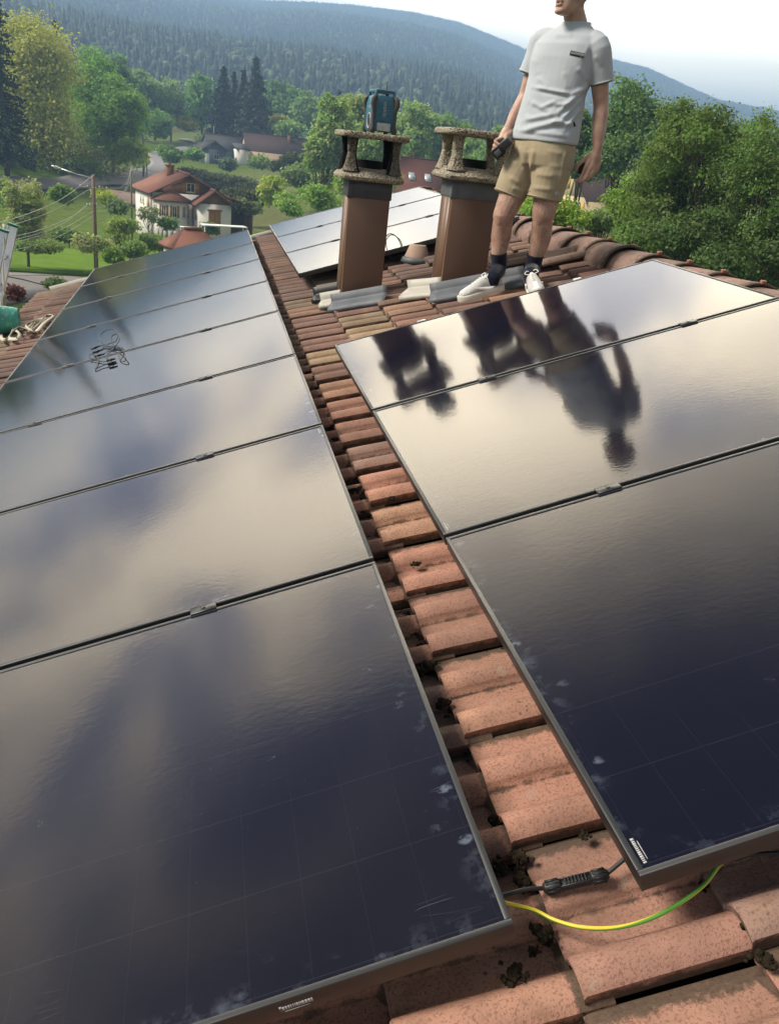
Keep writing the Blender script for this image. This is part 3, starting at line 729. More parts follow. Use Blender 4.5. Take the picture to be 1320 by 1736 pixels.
# coil of thin cable beside the vent
P = [rp(*q) for q in [(.98, 5.72, -.10), (.93, 5.76, -.02), (.95, 5.78, .07), (1.0, 5.80, .10), (1.05, 5.8, .06), (1.06, 5.78, -.02), (1.0, 5.74, -.08), (.95, 5.75, -.03), (.96, 5.79, .06), (1.02, 5.82, .085), (1.07, 5.8, .03), (1.08, 5.84, -.06), (1.1, 5.9, -.11)]]
rope('cable', 'thin black cable looped beside the clay vent cone', 'cable', P, .0035, M['rubber'])
# the looped leads on the eave row
root = empty('coiled_leads', rp(-1.10, 4.70, 0), 'black leads with plug ends lying in loops on the eave row of modules', 'cable', None, (0, -TH, 0))
def loc(x, y, n=.006):
    q = on_roof(x, y, n); return np.array([q[0] + 1.10, q[1] - 4.70, n])
lead1 = [loc(*q) for q in [(157, 592, .012), (168, 587, .01), (184, 583, .014), (197, 578, .03), (200, 567, .05), (193, 559, .06), (180, 560, .055), (171, 568, .04), (171, 579, .02), (180, 585, .012), (192, 588, .01), (200, 582, .02), (203, 573, .04), (198, 567, .05), (190, 570, .04), (190, 580, .015), (195, 590, .006)]]
lead2 = [loc(*q) for q in [(172, 594, .012), (185, 590, .008), (200, 589, .02), (210, 596, .03), (214, 606, .02), (210, 613, .006), (203, 609, .006), (202, 600, .015), (208, 594, .01), (196, 588, .006), (184, 592, .01), (180, 600, .006), (182, 609, .006)]]
lead3 = [loc(*q) for q in [(188, 612, .01), (175, 613, .006), (163, 611, .006), (152, 605, .015), (155, 600, .02), (166, 605, .01), (166, 613, .006), (161, 625, .006), (172, 621, .006), (185, 615, .01)]]
for P in (lead1, lead2, lead3):
    MB().tube(spline(P, 8), .0027, 8).build('lead', M['rubber'], root, True)
for a, b in (((155, 592), (170, 586)), ((158, 598), (174, 593)), ((181, 612), (196, 608)), ((183, 617), (197, 613))):
    A, B = loc(*a, .012), loc(*b, .012); d = B - A
    MB().tube([A, A + d * .3, A + d * .31, A + d * .6, A + d * .61, B], [.006, .0065, .008, .008, .006, .0045], 10).build('plug', M['black_plastic'], root)
# lead with in-line coupler between the two near modules
def coupler():
    A = rp(-.02, .095, -.055); a = rp(.0785, .107, -.088); b = rp(.180, .096, -.088); B = rp(.34, .13, -.05)
    root = empty('coupled_lead', a, 'black lead with a ribbed in-line coupler bridging the two near modules', 'connector')
    f = lambda *P: [np.asarray(q) - a for q in P]
    MB().tube(spline(f(A, A * .4 + a * .6 + [0, 0, .006], a), 8), .0036, 10).build('lead', M['rubber'], root, True)
    MB().tube(spline(f(b, b * .6 + B * .4 + [0, 0, .004], B, rp(.45, .2, -.06)), 8), .0036, 10).build('lead', M['rubber'], root, True)
    d = (b - a); ln = np.linalg.norm(d); d /= ln; sd_ = np.cross(d, [0, 0, 1.]); sd_ /= np.linalg.norm(sd_); up = np.cross(sd_, d)
    rot = np.column_stack([d, sd_, up])
    for c, s in ((0.012, 1), (ln - .012, -1)):
        m = MB(); m.lathe(d * (c - .016 * s), [(0, .0062), (.004 * s, .0095), (.026 * s, .0108), (.030 * s, .0095)], d * 1.0, 16)
        for q in range(10):
            t = q / 10 * 2 * np.pi; m.box(d * c + .0104 * (math.cos(t) * sd_ + math.sin(t) * up), (.022, .0016, .0026), rot)
        m.build('gland_nut', M['black_plastic'], root)
    m = MB(); m.box(d * ln / 2, (ln - .050, .017, .006), rot)
    for q in (-1, 1): m.box(d * ln / 2 + sd_ * .0075 * q, (ln - .050, .003, .012), rot)
    for t in np.linspace(.034, ln - .034, 7): m.box(d * t + up * .003, (.0028, .014, .009), rot)
    bevel(m.build('coupler_body', M['black_plastic'], root), .0008, 1)
coupler()
gy = NT('earth_wire')
M['earth'] = gy.fin(gy.mix(gy.step(gy.attr('side', 'Fac'), -.15, .15), (.085, .26, .03), (.60, .47, .03)), .4, .5)
P = [rp(-.03, .10, -.05), rp(.012, .083, -.066)] + [np.append(on_roof(x, y, n), 1)[:3] for x, y, n in ()]
for x, y, n in [(905, 1543, -.088), (940, 1560, -.094), (985, 1572, -.094), (1040, 1573, -.094), (1095, 1560, -.092), (1145, 1535, -.088), (1190, 1502, -.078), (1215, 1470, -.062), (1225, 1452, -.050)]:
    P.append(MR @ on_roof(x, y, n))
P.append(rp(.37, .09, -.045))
P = spline(P, 8); k_ = np.repeat(np.arange(len(P)), 10); an_ = np.tile(np.linspace(0, 2 * np.pi, 10, endpoint=False), len(P))
o = MB().tube(P, .0034, 10).build('earth_wire', M['earth'], None, True, attrs={'side': np.cos(an_ + .9 + k_ * .05 + .6 * np.sin(k_ * .13)) + .25})
tag(o, 'green and yellow wire sagging across the tiles between the near modules', 'wire')
P = [rp(.36, .12, -.05)] + [MR @ on_roof(x, y, n) for x, y, n in [(1232, 1452, -.055), (1270, 1449, -.07), (1320, 1446, -.075), (1400, 1442, -.08)]] + [rp(.75, .15, -.05)]
rope('cable', 'black lead running out along the tiles under the near ridge row module', 'cable', P, .0036, M['rubber'], 8, 10)
# moss: dry clumps along the laps and courses
def moss():
    iv, if_ = ico(1); rng = np.random.default_rng(21); V, F = [], []; n = 0
    def clump(v, u, nn, r, flat=.6, cnt=7):
        nonlocal n
        for _ in range(cnt):
            o = rng.normal(0, r * .55, 3) * [1, 1, .3]; s = r * rng.uniform(.18, .5)
            P = iv * s * [1, 1, flat] * (1 + rng.normal(0, .26, (len(iv), 1))) + o + [v, u, nn]
            V.append(P @ MR.T); F.append(if_ + n); n += len(iv)
    for k in range(300):                         # in the gap between the rows and on the near tiles
        c = rng.choice([.06, .06, .06, .34, -.22]) ; u = rng.uniform(-.2, 5.4) ** 1.0
        if c != .06 and u > .1: continue
        clump(c - .010 + rng.normal(0, .007), u, CREST - .046 + rng.normal(0, .004), rng.uniform(.004, .009) * (1 if rng.random() > .12 else 1.7), .75, 12)
    for k in range(240):
        j = rng.integers(-1, 18); u = .238 + TW * j - .012 - abs(rng.normal(0, .008)); clump(rng.uniform(-.01, .24), u, CREST - .058, rng.uniform(.002, .006), .6, 7)
    for x, y, r in ((877, 1452, .014), (885, 1492, .013), (868, 1652, .014), (918, 1580, .016), (845, 1468, .012), (990, 1415, .007), (1275, 1560, .014), (1295, 1625, .013), (720, 1130, .02), (750, 1190, .014), (705, 955, .010), (905, 1610, .007), (660, 845, .012), (600, 830, .016)):
        q = on_roof(x, y, CREST - .02); clump(q[0], q[1], CREST - .022, r, .8, 34)
    o = mesh('moss', np.vstack(V), np.vstack(F), M['moss'], None, True); tag(o, 'dark dry moss clinging to the laps of the clay tiles', 'moss', kind='stuff')
moss()

# ------------------------------------------------------------------ ladder, bucket and strap at the eave
def ladder():
    top = np.array([-2.27, 7.75, -.045]); dr = np.array([-.27, 0, -1.0]); dr /= np.linalg.norm(dr)
    root = empty('ladder', top + dr * 3, 'aluminium ladder with green end caps leaning on the eave', 'ladder')
    xx = np.array([dr[2], 0, -dr[0]]) * -1; rot = np.column_stack([xx, [0, 1, 0], dr]); b = np.array(root.location)
    grn = plain('cap_green', (.015, .16, .095), .5, .4)
    for dy in (0, .44):
        m = MB(); c = top + np.array([0, dy, 0]) + dr * 3.6 - b
        m.box(c, (.095, .026, 7.2), rot); m.box(c + xx * .040, (.012, .046, 7.2), rot); m.box(c - xx * .040, (.012, .046, 7.2), rot)
        s = bevel(m.build('stile', M['alu'], root), .003)
        e = MB(); e.box(top + np.array([0, dy, 0]) - dr * .006 - b, (.099, .050, .022), rot); bevel(e.build('end_cap', grn, root), .004)
    for k in range(20):
        c = top + dr * (.30 + .28 * k) - b; MB().tube([c + [0, -.014, 0], c + [0, .455, 0]], .016, 12).build('rung', M['alu'], root, True)
ladder()
def bucket():
    c0 = MR @ on_roof(33, 542, -.02); ax = RW[:, 0] * -1 * .95 + np.array([0, -.25, .05]); ax /= np.linalg.norm(ax)
    root = empty('bucket', c0, 'teal plastic bucket lying on its side by the ladder', 'bucket')
    t = NT('teal_plastic'); n = t.noise(9, 5); col = t.mix(t.step(n, .5, .75), (.055, .30, .24), (.35, .45, .40)); col = t.mix(t.step(t.noise(45, 3), .6, .7), col, (.5, .52, .48)); tm = t.fin(col, .45, .4)
    m = MB(); m.lathe((0, 0, 0), [(.02, .02), (.018, .085), (0, .092), (.004, .098), (.03, .106), (.30, .150), (.30, .158), (.315, .158), (.315, .146), (.03, .10), (.028, .02)], ax, 36); m.build('shell', tm, root, True)
    a = ax * .30; m = MB(); u = np.cross(ax, [0, 0, 1.]); u /= np.linalg.norm(u); w_ = np.cross(u, ax)
    m.tube([a + .155 * (math.cos(t_) * u + 0 * w_) + (ax * .16 * math.sin(t_)) for t_ in np.linspace(0, np.pi, 16)], .004, 8); m.build('handle', M['alu'], root, True)
bucket()
def strap():
    rng = np.random.default_rng(9); px = [(8, 380), (8, 420), (6, 460), (9, 500), (4, 540), (2, 572), (14, 574), (24, 560), (34, 566), (30, 574), (14, 572), (30, 556), (48, 556), (58, 548), (46, 566), (66, 552), (80, 540), (62, 544), (44, 552), (60, 562), (76, 548), (92, 536), (78, 536), (64, 552)]
    P = []
    for i, (x, y) in enumerate(px):
        if i < 4: P.append(at(x, y, 7.75 - .1 * i))
        else: P.append(MR @ on_roof(x, y, CREST + .015 + .02 * rng.random()))
    P = spline(P, 6); wd = .016; rows = []
    T = np.gradient(P, axis=0); T /= np.linalg.norm(T, axis=1)[:, None]
    for i in range(len(P)):
        tw = 1.3 * math.sin(i * .13) + .5 * math.sin(i * .31); s_ = np.cross(T[i], [0.3, -.5, .8]); s_ /= np.linalg.norm(s_) + 1e-9; u = np.cross(s_, T[i])
        rows.append([P[i] - wd * (math.cos(tw) * s_ + math.sin(tw) * u), P[i] + wd * (math.cos(tw) * s_ + math.sin(tw) * u)])
    V = np.array(rows).reshape(-1, 3); F = [[2 * i, 2 * i + 1, 2 * i + 3, 2 * i + 2] for i in range(len(P) - 1)]
    o = mesh('lashing_strap', V, F, plain('webbing', (.50, .46, .38), .85, .1, 0, .2, 40), None, True); s = o.modifiers.new('t', 'SOLIDIFY'); s.thickness = .003
    tag(o, 'off white webbing strap heaped on the tiles next to the teal bucket', 'strap')
strap()

# ------------------------------------------------------------------ roads, lawn
M['lawn'] = plain('lawn_green', (0.105, 0.190, 0.012), 0.95, 0.1, 0, 0.35, 0.6, 0.5, 0.05, 6)
strip('lawn', [(-60, 440), (40, 445), (130, 448), (230, 452), (330, 440)], [11, 12, 13, 12, 10], M['lawn'], 0.08)
strip('road', [(-160, 520), (-60, 500), (30, 484), (110, 486), (200, 500), (300, 520)], [9, 10, 10, 9, 8, 8], M['asphalt'], 0.12)
strip('road', [(-120, 318), (0, 317), (60, 315), (130, 314), (200, 308), (236, 302), (262, 294)], [4.2, 4.2, 4.2, 4.4, 5, 5, 5], M['asphalt'], 0.25)
strip('road', [(262, 294), (272, 282), (264, 272), (270, 264), (300, 258), (330, 252), (345, 247), (330, 242), (310, 239)], [4, 4, 4, 4, 4, 4, 4, 3.6, 3.6], plain('pale_road', (.26, .25, .25), .9, .1), 0.3)
strip('path', [(208, 330), (222, 338), (232, 352)], [6, 7, 7], plain('gravel_drive', (.34, .25, .20), .95, .1), 0.2)

# ------------------------------------------------------------------ trees
def quads(C, size, rng, up=0.5, out_=None):
    n = len(C); N_ = rng.normal(0, 1, (n, 3)); N_[:, 2] += up * 1.6
    if out_ is not None: N_ += out_ * 0.9
    N_ /= np.linalg.norm(N_, axis=1)[:, None]
    a = np.cross(N_, rng.normal(0, 1, (n, 3))); a /= np.linalg.norm(a, axis=1)[:, None] + 1e-9; b = np.cross(N_, a)
    s = (size * rng.uniform(.55, 1.35, n))[:, None]; l = rng.uniform(.55, .9, n)[:, None]
    P = np.stack([C - a * s * .5, C + b * s * l * .45 + N_ * s * .06, C + a * s * .5, C - b * s * l * .45 - N_ * s * .06], 1)
    return P.reshape(-1, 3), np.arange(n * 4).reshape(-1, 4)
def crown_cloud(rng, c, rad, nlobe, ncl, per, clr, leaf, col, hue=.18, fill=.25):
    c = np.asarray(c, float); rad = np.asarray(rad, float)
    lc, lr = [], []
    for i in range(nlobe):
        d = rng.normal(0, 1, 3); d /= np.linalg.norm(d); t = rng.uniform(.40, .82) if i else 0
        lc.append(c + d * rad * t); lr.append(rad * (1.15 / nlobe ** .47) * rng.uniform(.75, 1.2) * (1.5 if i == 0 else 1))
    lc = np.array(lc); lr = np.array(lr); k = rng.integers(0, nlobe, ncl)
    d = rng.normal(0, 1, (ncl, 3)); d[:, 2] += .12; d /= np.linalg.norm(d, axis=1)[:, None]
    t = np.where(rng.random(ncl) < fill, rng.uniform(.3, .85, ncl), rng.uniform(.85, 1.1, ncl))
    cc = lc[k] + d * lr[k] * t[:, None]
    tone = np.asarray(col) * 2.5 * (1 + rng.normal(0, hue, (ncl, 1))) * (1 + rng.normal(0, hue * .25, (ncl, 3))); tone = np.clip(tone, .006, .45)
    g = rng.normal(0, 1, (ncl, per, 3)) * clr * np.array([1, 1, .55]); P = (cc[:, None] + g).reshape(-1, 3)
    o = np.repeat(d, per, 0) * 1.7
    V, F = quads(P, np.full(len(P), leaf), rng, .35, o)
    T = np.repeat(np.repeat(tone, per, 0) * (1 + rng.normal(0, .12, (ncl * per, 1))), 4, 0)
    return V, F, np.clip(T, .006, .5), lc
def limbs(base, top, r, targets, rng):
    m = MB(); h = top - base
    P = spline([base, base + h * .35 + rng.normal(0, .02, 3) * h[2], base + h * .7 + rng.normal(0, .03, 3) * h[2], top], 4)
    m.tube(P, np.linspace(r, r * .25, len(P)), 9)
    for tg in targets:
        i = int(rng.uniform(.25, .8) * (len(P) - 1)); s = P[i]; mid = (s + tg) / 2 + np.array([0, 0, -.08]) * np.linalg.norm(tg - s) + rng.normal(0, .05, 3) * np.linalg.norm(tg - s)
        Q = spline([s, mid, tg], 4); m.tube(Q, np.linspace(r * .42, r * .08, len(Q)), 6)
        for _ in range(2):
            e = tg + np.clip(rng.normal(0, .2, 3), -.3, .3) * min(np.linalg.norm(tg - s), h[2] * .3) * .7; e[2] = min(e[2], tg[2] + .15); Q2 = spline([Q[len(Q) // 2], (Q[len(Q) // 2] + e) / 2, e], 3); m.tube(Q2, np.linspace(r * .16, r * .04, len(Q2)), 5)
    return m
TREE_N = [0]
def tree(name, cx, cy, hw, hh, D, col, label, cat='tree', group=None, nlobe=9, ncl=300, per=40, leaf=None, clr=None, fill=.25, depth=1.0, hue=.18, trunk=True, bare=0):
    TREE_N[0] += 1; rng = np.random.default_rng(100 + TREE_N[0]); mpp = D / FPX
    if not trunk: hw, hh = max(hw * .55, hw - 6), max(hh * .55, hh - 5)
    else: hw *= 1.1; hh *= 1.06
    c = at(cx, cy, D); rad = np.array([hw * mpp, hw * mpp * depth, hh * mpp]); g = float(height(c[0], c[1]))
    low = c[2] - rad[2]
    root = empty(name, (c[0], c[1], g), label, cat, group); b = np.array([c[0], c[1], g])
    leaf = leaf or D * .0042; clr = clr or max(rad[0] * .13, leaf * .9)
    col = tuple(q * (1.3 if D > 80 else 1.0) for q in col)
    V, F, T, lc = crown_cloud(rng, c, rad, nlobe, ncl, per, clr, leaf, col, hue, fill)
    V[:, 2] = np.maximum(V[:, 2], height(V[:, 0], V[:, 1]) + .03)
    mesh('crown', V - b, F, M['leaf'], root, tone=T)
    if trunk:
        top = c + np.array([0, 0, rad[2] * .55]); r = max(.05, min(.42, (top[2] - g) * .021))
        if top[2] - g > .4: limbs(np.array([0, 0, -.3]), top - b, r, [q - b for q in lc[:nlobe]], rng).build('trunk', M['bark'], root, True)
    return root
def conifer(name, cx, ytop, ybase, hw, D, col, label, group=None, sparse=1.0):
    TREE_N[0] += 1; rng = np.random.default_rng(300 + TREE_N[0]); mpp = D / FPX
    c = at(cx, (ytop + ybase) / 2, D); top = at(cx, ytop, D)[2]; g = float(height(c[0], c[1])); H = top - g; Rm = hw * mpp
    root = empty(name, (c[0], c[1], g), label, 'tree', group); Vs, Ts = [], []; nl = int(24 * sparse) + 6
    br = MB(); br.tube([(0, 0, -.3), (0, 0, H * .6), (0, 0, H * .985)], [H * .014, H * .008, H * .001], 8)
    for i in range(nl):
        t = i / (nl - 1); z = H * (.10 + .89 * t); r = Rm * (1 - t) ** .85 * rng.uniform(.75, 1.12) + .12; nb = int(6 + 6 * (1 - t))
        for a in rng.uniform(0, 6.283, nb):
            ln = r * rng.uniform(.6, 1.08); s = np.linspace(.12, 1, max(3, int(ln * 3.0)))
            P = np.column_stack([np.cos(a) * ln * s, np.sin(a) * ln * s, z - ln * .30 * s ** 1.3 + .05 * ln * s ** 3]); P = np.repeat(P, 5, 0) + rng.normal(0, .05 * Rm * .5 + .05, (len(P) * 5, 3))
            v, f = quads(P, np.full(len(P), D * .0040), rng, .5); Vs.append(v); Ts.append(np.repeat(np.asarray(col)[None] * rng.uniform(.75, 1.3) * np.ones((len(P), 1)), 4, 0))
    V = np.vstack(Vs); mesh('crown', V, np.arange(len(V)).reshape(-1, 4), M['needle'], root, tone=np.vstack(Ts)); br.build('trunk', M['bark'], root, True)
    return root
YG, DG, MG, BG, CN, GG = (.150, .178, .034), (.045, .085, .020), (.075, .120, .026), (.110, .165, .030), (.034, .058, .036), (.085, .105, .055)
gt = 'trees along the road bank on the left'
tree('willow_tree', 64, 172, 98, 132, 132, YG, 'huge yellow green tree with feathery crown on the road bank', group=gt, nlobe=16, ncl=900, per=45, leaf=.50, fill=.3)
tree('willow_tree', -95, 160, 95, 160, 134, (.11, .13, .04), 'yellow green tree half out of frame beside the huge feathery one', group=gt, nlobe=10, ncl=420, per=36, leaf=.6)
tree('broadleaf_tree', 158, 172, 56, 88, 150, (.060, .110, .022), 'deep green broad tree touching the huge yellow green one', group=gt, nlobe=12, ncl=520, per=40, leaf=.5)
tree('broadleaf_tree', 190, 215, 50, 78, 146, (.070, .120, .026), 'green tree with layered boughs in front of the deep green broad one', group=gt, nlobe=11, ncl=460, per=40, leaf=.48)
conifer('spruce_tree', 0, -62, 300, 60, 116, (.022, .040, .026), 'dark spruce rising at the upper left frame edge', gt)
conifer('spruce_tree', -112, -95, 400, 80, 52, CN, 'tall dark spruce just outside the left frame edge', gt)
tree('broadleaf_tree', -260, 90, 95, 160, 52, DG, 'dark leafy tree farther outside the left frame edge', group=gt, ncl=300, per=30)
conifer('spruce_tree', 100, 42, 285, 24, 165, CN, 'dark spruce tip peeping out behind the huge yellow green tree', gt)
tree('shrub', 60, 280, 110, 36, 130, (.040, .060, .018), 'dark undergrowth shrub at the foot of the huge yellow green tree', 'shrub', nlobe=8, ncl=200, per=30, leaf=.45, trunk=False)
tree('shrub', 222, 258, 36, 24, 140, (.095, .14, .03), 'light green shrub at the foot of the layered green tree', 'shrub', ncl=120, per=30, leaf=.4, trunk=False)
tree('shrub', 160, 268, 80, 34, 142, (.060, .068, .030), 'brownish scrub covering the bank above the road', 'shrub', nlobe=8, ncl=200, per=24, leaf=.32, trunk=False, depth=.8)
gm = 'trees on the valley floor in the middle distance'
tree('broadleaf_tree', 196, 128, 24, 32, 195, (.05, .085, .04), 'blue green tree top between the deep green tree and the poplar', group=gm, ncl=150, per=30)
tree('poplar_tree', 236, 165, 15, 60, 225, (.075, .11, .045), 'slim greyish poplar left of the rounded shrubs', group=gm, ncl=130, per=30)
tree('broadleaf_tree', 262, 172, 30, 46, 232, (.08, .115, .045), 'pale green tree beside the slim poplar', group=gm, ncl=200, per=30)
tree('broadleaf_tree', 290, 180, 24, 36, 238, (.065, .10, .04), 'mid green tree above the yellow broom bush', group=gm, ncl=150, per=30)
tree('broadleaf_tree', 342, 172, 25, 40, 240, (.06, .115, .03), 'bright round tree left of the dark conifers', group=gm, ncl=190, per=32)
tree('broadleaf_tree', 466, 182, 22, 32, 262, (.045, .08, .028), 'dark green tree right of the tall conifers', group=gm, ncl=140, per=30)
tree('broadleaf_tree', 495, 180, 32, 32, 262, (.05, .09, .03), 'wide dark green tree behind the brown roofed house', group=gm, ncl=190, per=30)
tree('broadleaf_tree', 528, 190, 24, 28, 250, (.07, .11, .035), 'green tree at the right end of the brown roof', group=gm, ncl=150, per=30)
conifer('spruce_tree', 378, 116, 236, 38, 232, CN, 'left dark conifer of the group above the grey house', gm, .9)
conifer('pine_tree', 396, 124, 230, 18, 236, (.035, .05, .035), 'thin sparse conifer between the two broad ones', gm, .5)
conifer('fir_tree', 432, 101, 236, 46, 226, (.055, .080, .052), 'tallest conifer above the brown roofed house', gm, 1.0)
conifer('fir_tree', 412, 122, 234, 27, 232, CN, 'dark narrow conifer touching the tallest one', gm, .8)
conifer('spruce_tree', 574, 156, 215, 8, 210, CN, 'small dark conifer spire behind the birch', gm, .5)
tree('birch_tree', 556, 232, 36, 80, 112, (.085, .125, .040), 'tall drooping birch left of the sooty chimney', group='pale birches behind the chimneys', nlobe=12, ncl=420, per=40)
tree('birch_tree', 606, 205, 36, 50, 128, (.095, .125, .040), 'yellowish birch just left of the work radio', group='pale birches behind the chimneys', nlobe=10, ncl=330, per=40)
tree('birch_tree', 640, 250, 40, 50, 120, (.09, .13, .04), 'light birch seen through the sooty chimney cap', group='pale birches behind the chimneys', nlobe=9, ncl=300, per=40)
tree('birch_tree', 702, 232, 36, 48, 150, (.085, .125, .04), 'pale birch right of the work radio', group='pale birches behind the chimneys', nlobe=10, ncl=330, per=40)
tree('birch_tree', 752, 240, 34, 48, 155, (.07, .11, .034), 'green birch between the two chimney caps', group='pale birches behind the chimneys', nlobe=9, ncl=300, per=40)
tree('birch_tree', 800, 262, 34, 38, 140, (.08, .125, .035), 'green tree seen through the clean chimney cap', group='pale birches behind the chimneys', nlobe=9, ncl=280, per=40)
tree('birch_tree', 856, 262, 40, 44, 130, (.06, .10, .03), 'green tree behind the right hand of the man', group='pale birches behind the chimneys', nlobe=9, ncl=280, per=40)
gb = 'garden shrubs between the houses'
for cx, cy, hw, hh, D, col, lb in (
    (265, 212, 32, 26, 208, (.05, .09, .026), 'rounded dark green shrub above the pale road bend'),
    (246, 208, 20, 20, 212, (.06, .10, .03), 'smaller rounded shrub left of the one above the road bend'),
    (318, 211, 18, 13, 236, (.30, .20, .020), 'orange yellow broom bush below the bright round tree'),
    (468, 207, 22, 14, 232, (.34, .24, .025), 'yellow broom bush right of the tallest conifer'),
    (490, 215, 26, 14, 226, (.075, .12, .03), 'green bush beside the yellow broom right of the conifers'),
    (236, 262, 7, 6, 165, (.32, .24, .03), 'tiny yellow flowering bush by the utility poles'),
    (360, 236, 26, 8, 215, (.06, .08, .03), 'low shrub patch behind the ridge of the grey house'),
    (284, 256, 13, 11, 180, (.05, .085, .026), 'clipped round bush on the lawn by the road bend'),
    (291, 266, 11, 9, 172, (.045, .08, .024), 'clipped boxy bush in front of the round one by the road bend'),
    (330, 261, 5, 5, 182, (.06, .11, .03), 'small clipped cube bush left of the grey gable'),
    (386, 278, 5, 8, 180, (.04, .06, .04), 'small blue green bush at the corner of the grey house'),
    (440, 276, 16, 12, 178, (.07, .10, .035), 'bush in front of the brown roofed house wall'),
    (458, 312, 32, 32, 112, (.115, .170, .028), 'bright yellow green round bush right of the white house'),
    (505, 300, 34, 24, 135, (.055, .080, .028), 'dark rounded scrub behind the bright yellow green bush'),
    (545, 305, 30, 20, 125, (.060, .085, .030), 'scrub left of the sooty chimney below the birch'),
    (492, 348, 34, 22, 88, (.085, .14, .030), 'green bush at the end of the eave row of modules'),
    (545, 338, 42, 24, 86, (.08, .13, .028), 'fresh green bush touching the upper edge of the cream modules'),
    (590, 318, 30, 30, 92, (.10, .16, .03), 'tall fresh green bush directly left of the sooty chimney'),
    (650, 300, 30, 20, 100, (.10, .155, .03), 'green bush seen between the sooty chimney and the red roof'),
    (418, 352, 30, 14, 104, (.060, .075, .035), 'olive scrub on the slope right of the wooden lean-to'),
    (172, 329, 9, 6, 96, (.12, .15, .02), 'yellow green ball shrub left of the white house, upper one'),
    (182, 337, 8, 7, 94, (.11, .15, .02), 'yellow green ball shrub left of the white house, lower one'),
    (196, 350, 17, 13, 90, (.06, .085, .035), 'dark rockery shrub below the gravel drive'),
    (286, 378, 9, 8, 92, (.05, .08, .022), 'small round dark bush at the terrace wall of the white house'),
    (354, 387, 8, 5, 94, (.06, .085, .025), 'low bush before the wooden door of the white house'),
    (158, 412, 28, 17, 64, (.15, .17, .075), 'round silvery shrub at the base of the lamp pole'),
    (228, 420, 30, 18, 66, (.075, .115, .030), 'green garden bush right of the lamp pole'),
    (262, 412, 28, 16, 72, (.085, .12, .035), 'green bush behind the small red hipped roof'),
    (190, 436, 16, 14, 58, (.09, .14, .03), 'fresh green bush right beside the lamp pole near the roof'),
    (60, 418, 40, 7, 66, (.07, .10, .03), 'low rough bush line at the edge of the bright lawn'),
    (108, 330, 22, 17, 82, (.055, .085, .024), 'dark green little tree on the upper meadow'),
    (92, 482, 14, 9, 40, (.06, .085, .035), 'sparse bush beside the near road'),
    (26, 498, 14, 12, 26, (.060, .022, .024), 'purple leaved bush near the teal bucket'),
    (8, 330, 14, 26, 90, (.08, .12, .03), 'green bush at the left frame edge on the meadow'),
    (20, 395, 22, 16, 70, (.06, .10, .024), 'dark bush behind the ladder on the meadow'),
    (116, 400, 30, 12, 70, (.06, .10, .025), 'dark bush left of the lamp pole by the rail fence')):
    near = D < 80
    tree('shrub', cx, cy, hw, hh, D, col, lb, 'shrub', gb, nlobe=7, ncl=110 if not near else 170, per=26, leaf=D * .0040, trunk=False)
tree('willow_tree', 42, 352, 30, 64, 72, (.155, .185, .070), 'pale feathery young willow on the meadow left of the lamp pole', nlobe=11, ncl=300, per=34, leaf=.22, fill=.4)
tree('fruit_tree', 252, 360, 18, 18, 91, (.085, .095, .050), 'small pruned fruit tree in front of the white house', nlobe=7, ncl=70, per=16, leaf=.22, fill=.6)
tree('fruit_tree', 205, 392, 24, 26, 70, (.10, .135, .035), 'slender fresh green tree between lamp pole and white house', nlobe=7, ncl=120, per=24, leaf=.22, fill=.4)
def bank(name, px, D, hh, col, label):           # a long clipped or wild bank of shrubs
    TREE_N[0] += 1; rng = np.random.default_rng(500 + TREE_N[0]); P = []; b = at(px[0][0], px[0][1], D); g0 = float(height(b[0], b[1])); b = np.array([b[0], b[1], g0])
    for x, y, r in px:
        c = at(x, y, D); rr = r * D / FPX; k = 70; d = rng.normal(0, 1, (k, 3)); d[:, 2] = abs(d[:, 2]) * .8 - .15; d /= np.linalg.norm(d, axis=1)[:, None]
        P.append(c + d * np.array([rr * 1.3, rr * 1.2, rr * hh]))
    P = np.vstack(P); T = np.asarray(col) * 1.8 * (1 + rng.normal(0, .2, (len(P), 1))); per = 26
    Q = np.repeat(P, per, 0) + rng.normal(0, .45, (len(P) * per, 3)) * [1, 1, .6]; Q[:, 2] = np.maximum(Q[:, 2], height(Q[:, 0], Q[:, 1]) + .05)
    V, F = quads(Q, np.full(len(Q), D * .0036), rng, .6); root = empty(name, b, label, 'hedge'); mesh('foliage', V - b, F, M['leaf'], root, tone=np.clip(np.repeat(np.repeat(T, per, 0), 4, 0), .008, .3))
bank('hedge', [(318, 298, 10), (335, 303, 13), (352, 308, 15), (372, 312, 16), (392, 315, 16), (412, 318, 15), (425, 320, 11), (345, 316, 12), (385, 324, 12)], 150, .9, (.070, .080, .048), 'grey green overgrown hedge bank between the white and the grey house')
bank('hedge', [(398, 334, 12), (415, 336, 14), (432, 340, 14)], 118, .8, (.055, .064, .034), 'second lower grey green hedge behind the wooden lean-to')
bank('hedge', [(500, 275, 14), (520, 282, 16), (480, 286, 14), (540, 286, 16), (565, 290, 14)], 160, .8, (.042, .058, .026), 'dark wild hedge in front of the brown roofed house')
go = 'oaks beyond the ridge on the right'
OAK = dict(per=54, hue=.24)
tree('oak_tree', 1192, 292, 118, 132, 30, (.052, .080, .019), 'large oak with open boughs against the sky beyond the ridge', group=go, nlobe=30, ncl=760, leaf=.105, clr=.20, fill=.2, **OAK)
tree('oak_tree', 1330, 330, 120, 130, 27, (.046, .074, .019), 'oak cut by the right frame edge, dark in its lower half', group=go, nlobe=26, ncl=680, leaf=.10, clr=.22, fill=.2, **OAK)
tree('oak_tree', 1100, 352, 68, 58, 33, (.075, .118, .022), 'bright green oak boughs just right of the cream house', group=go, nlobe=16, ncl=480, leaf=.13, clr=.24, fill=.2, **OAK)
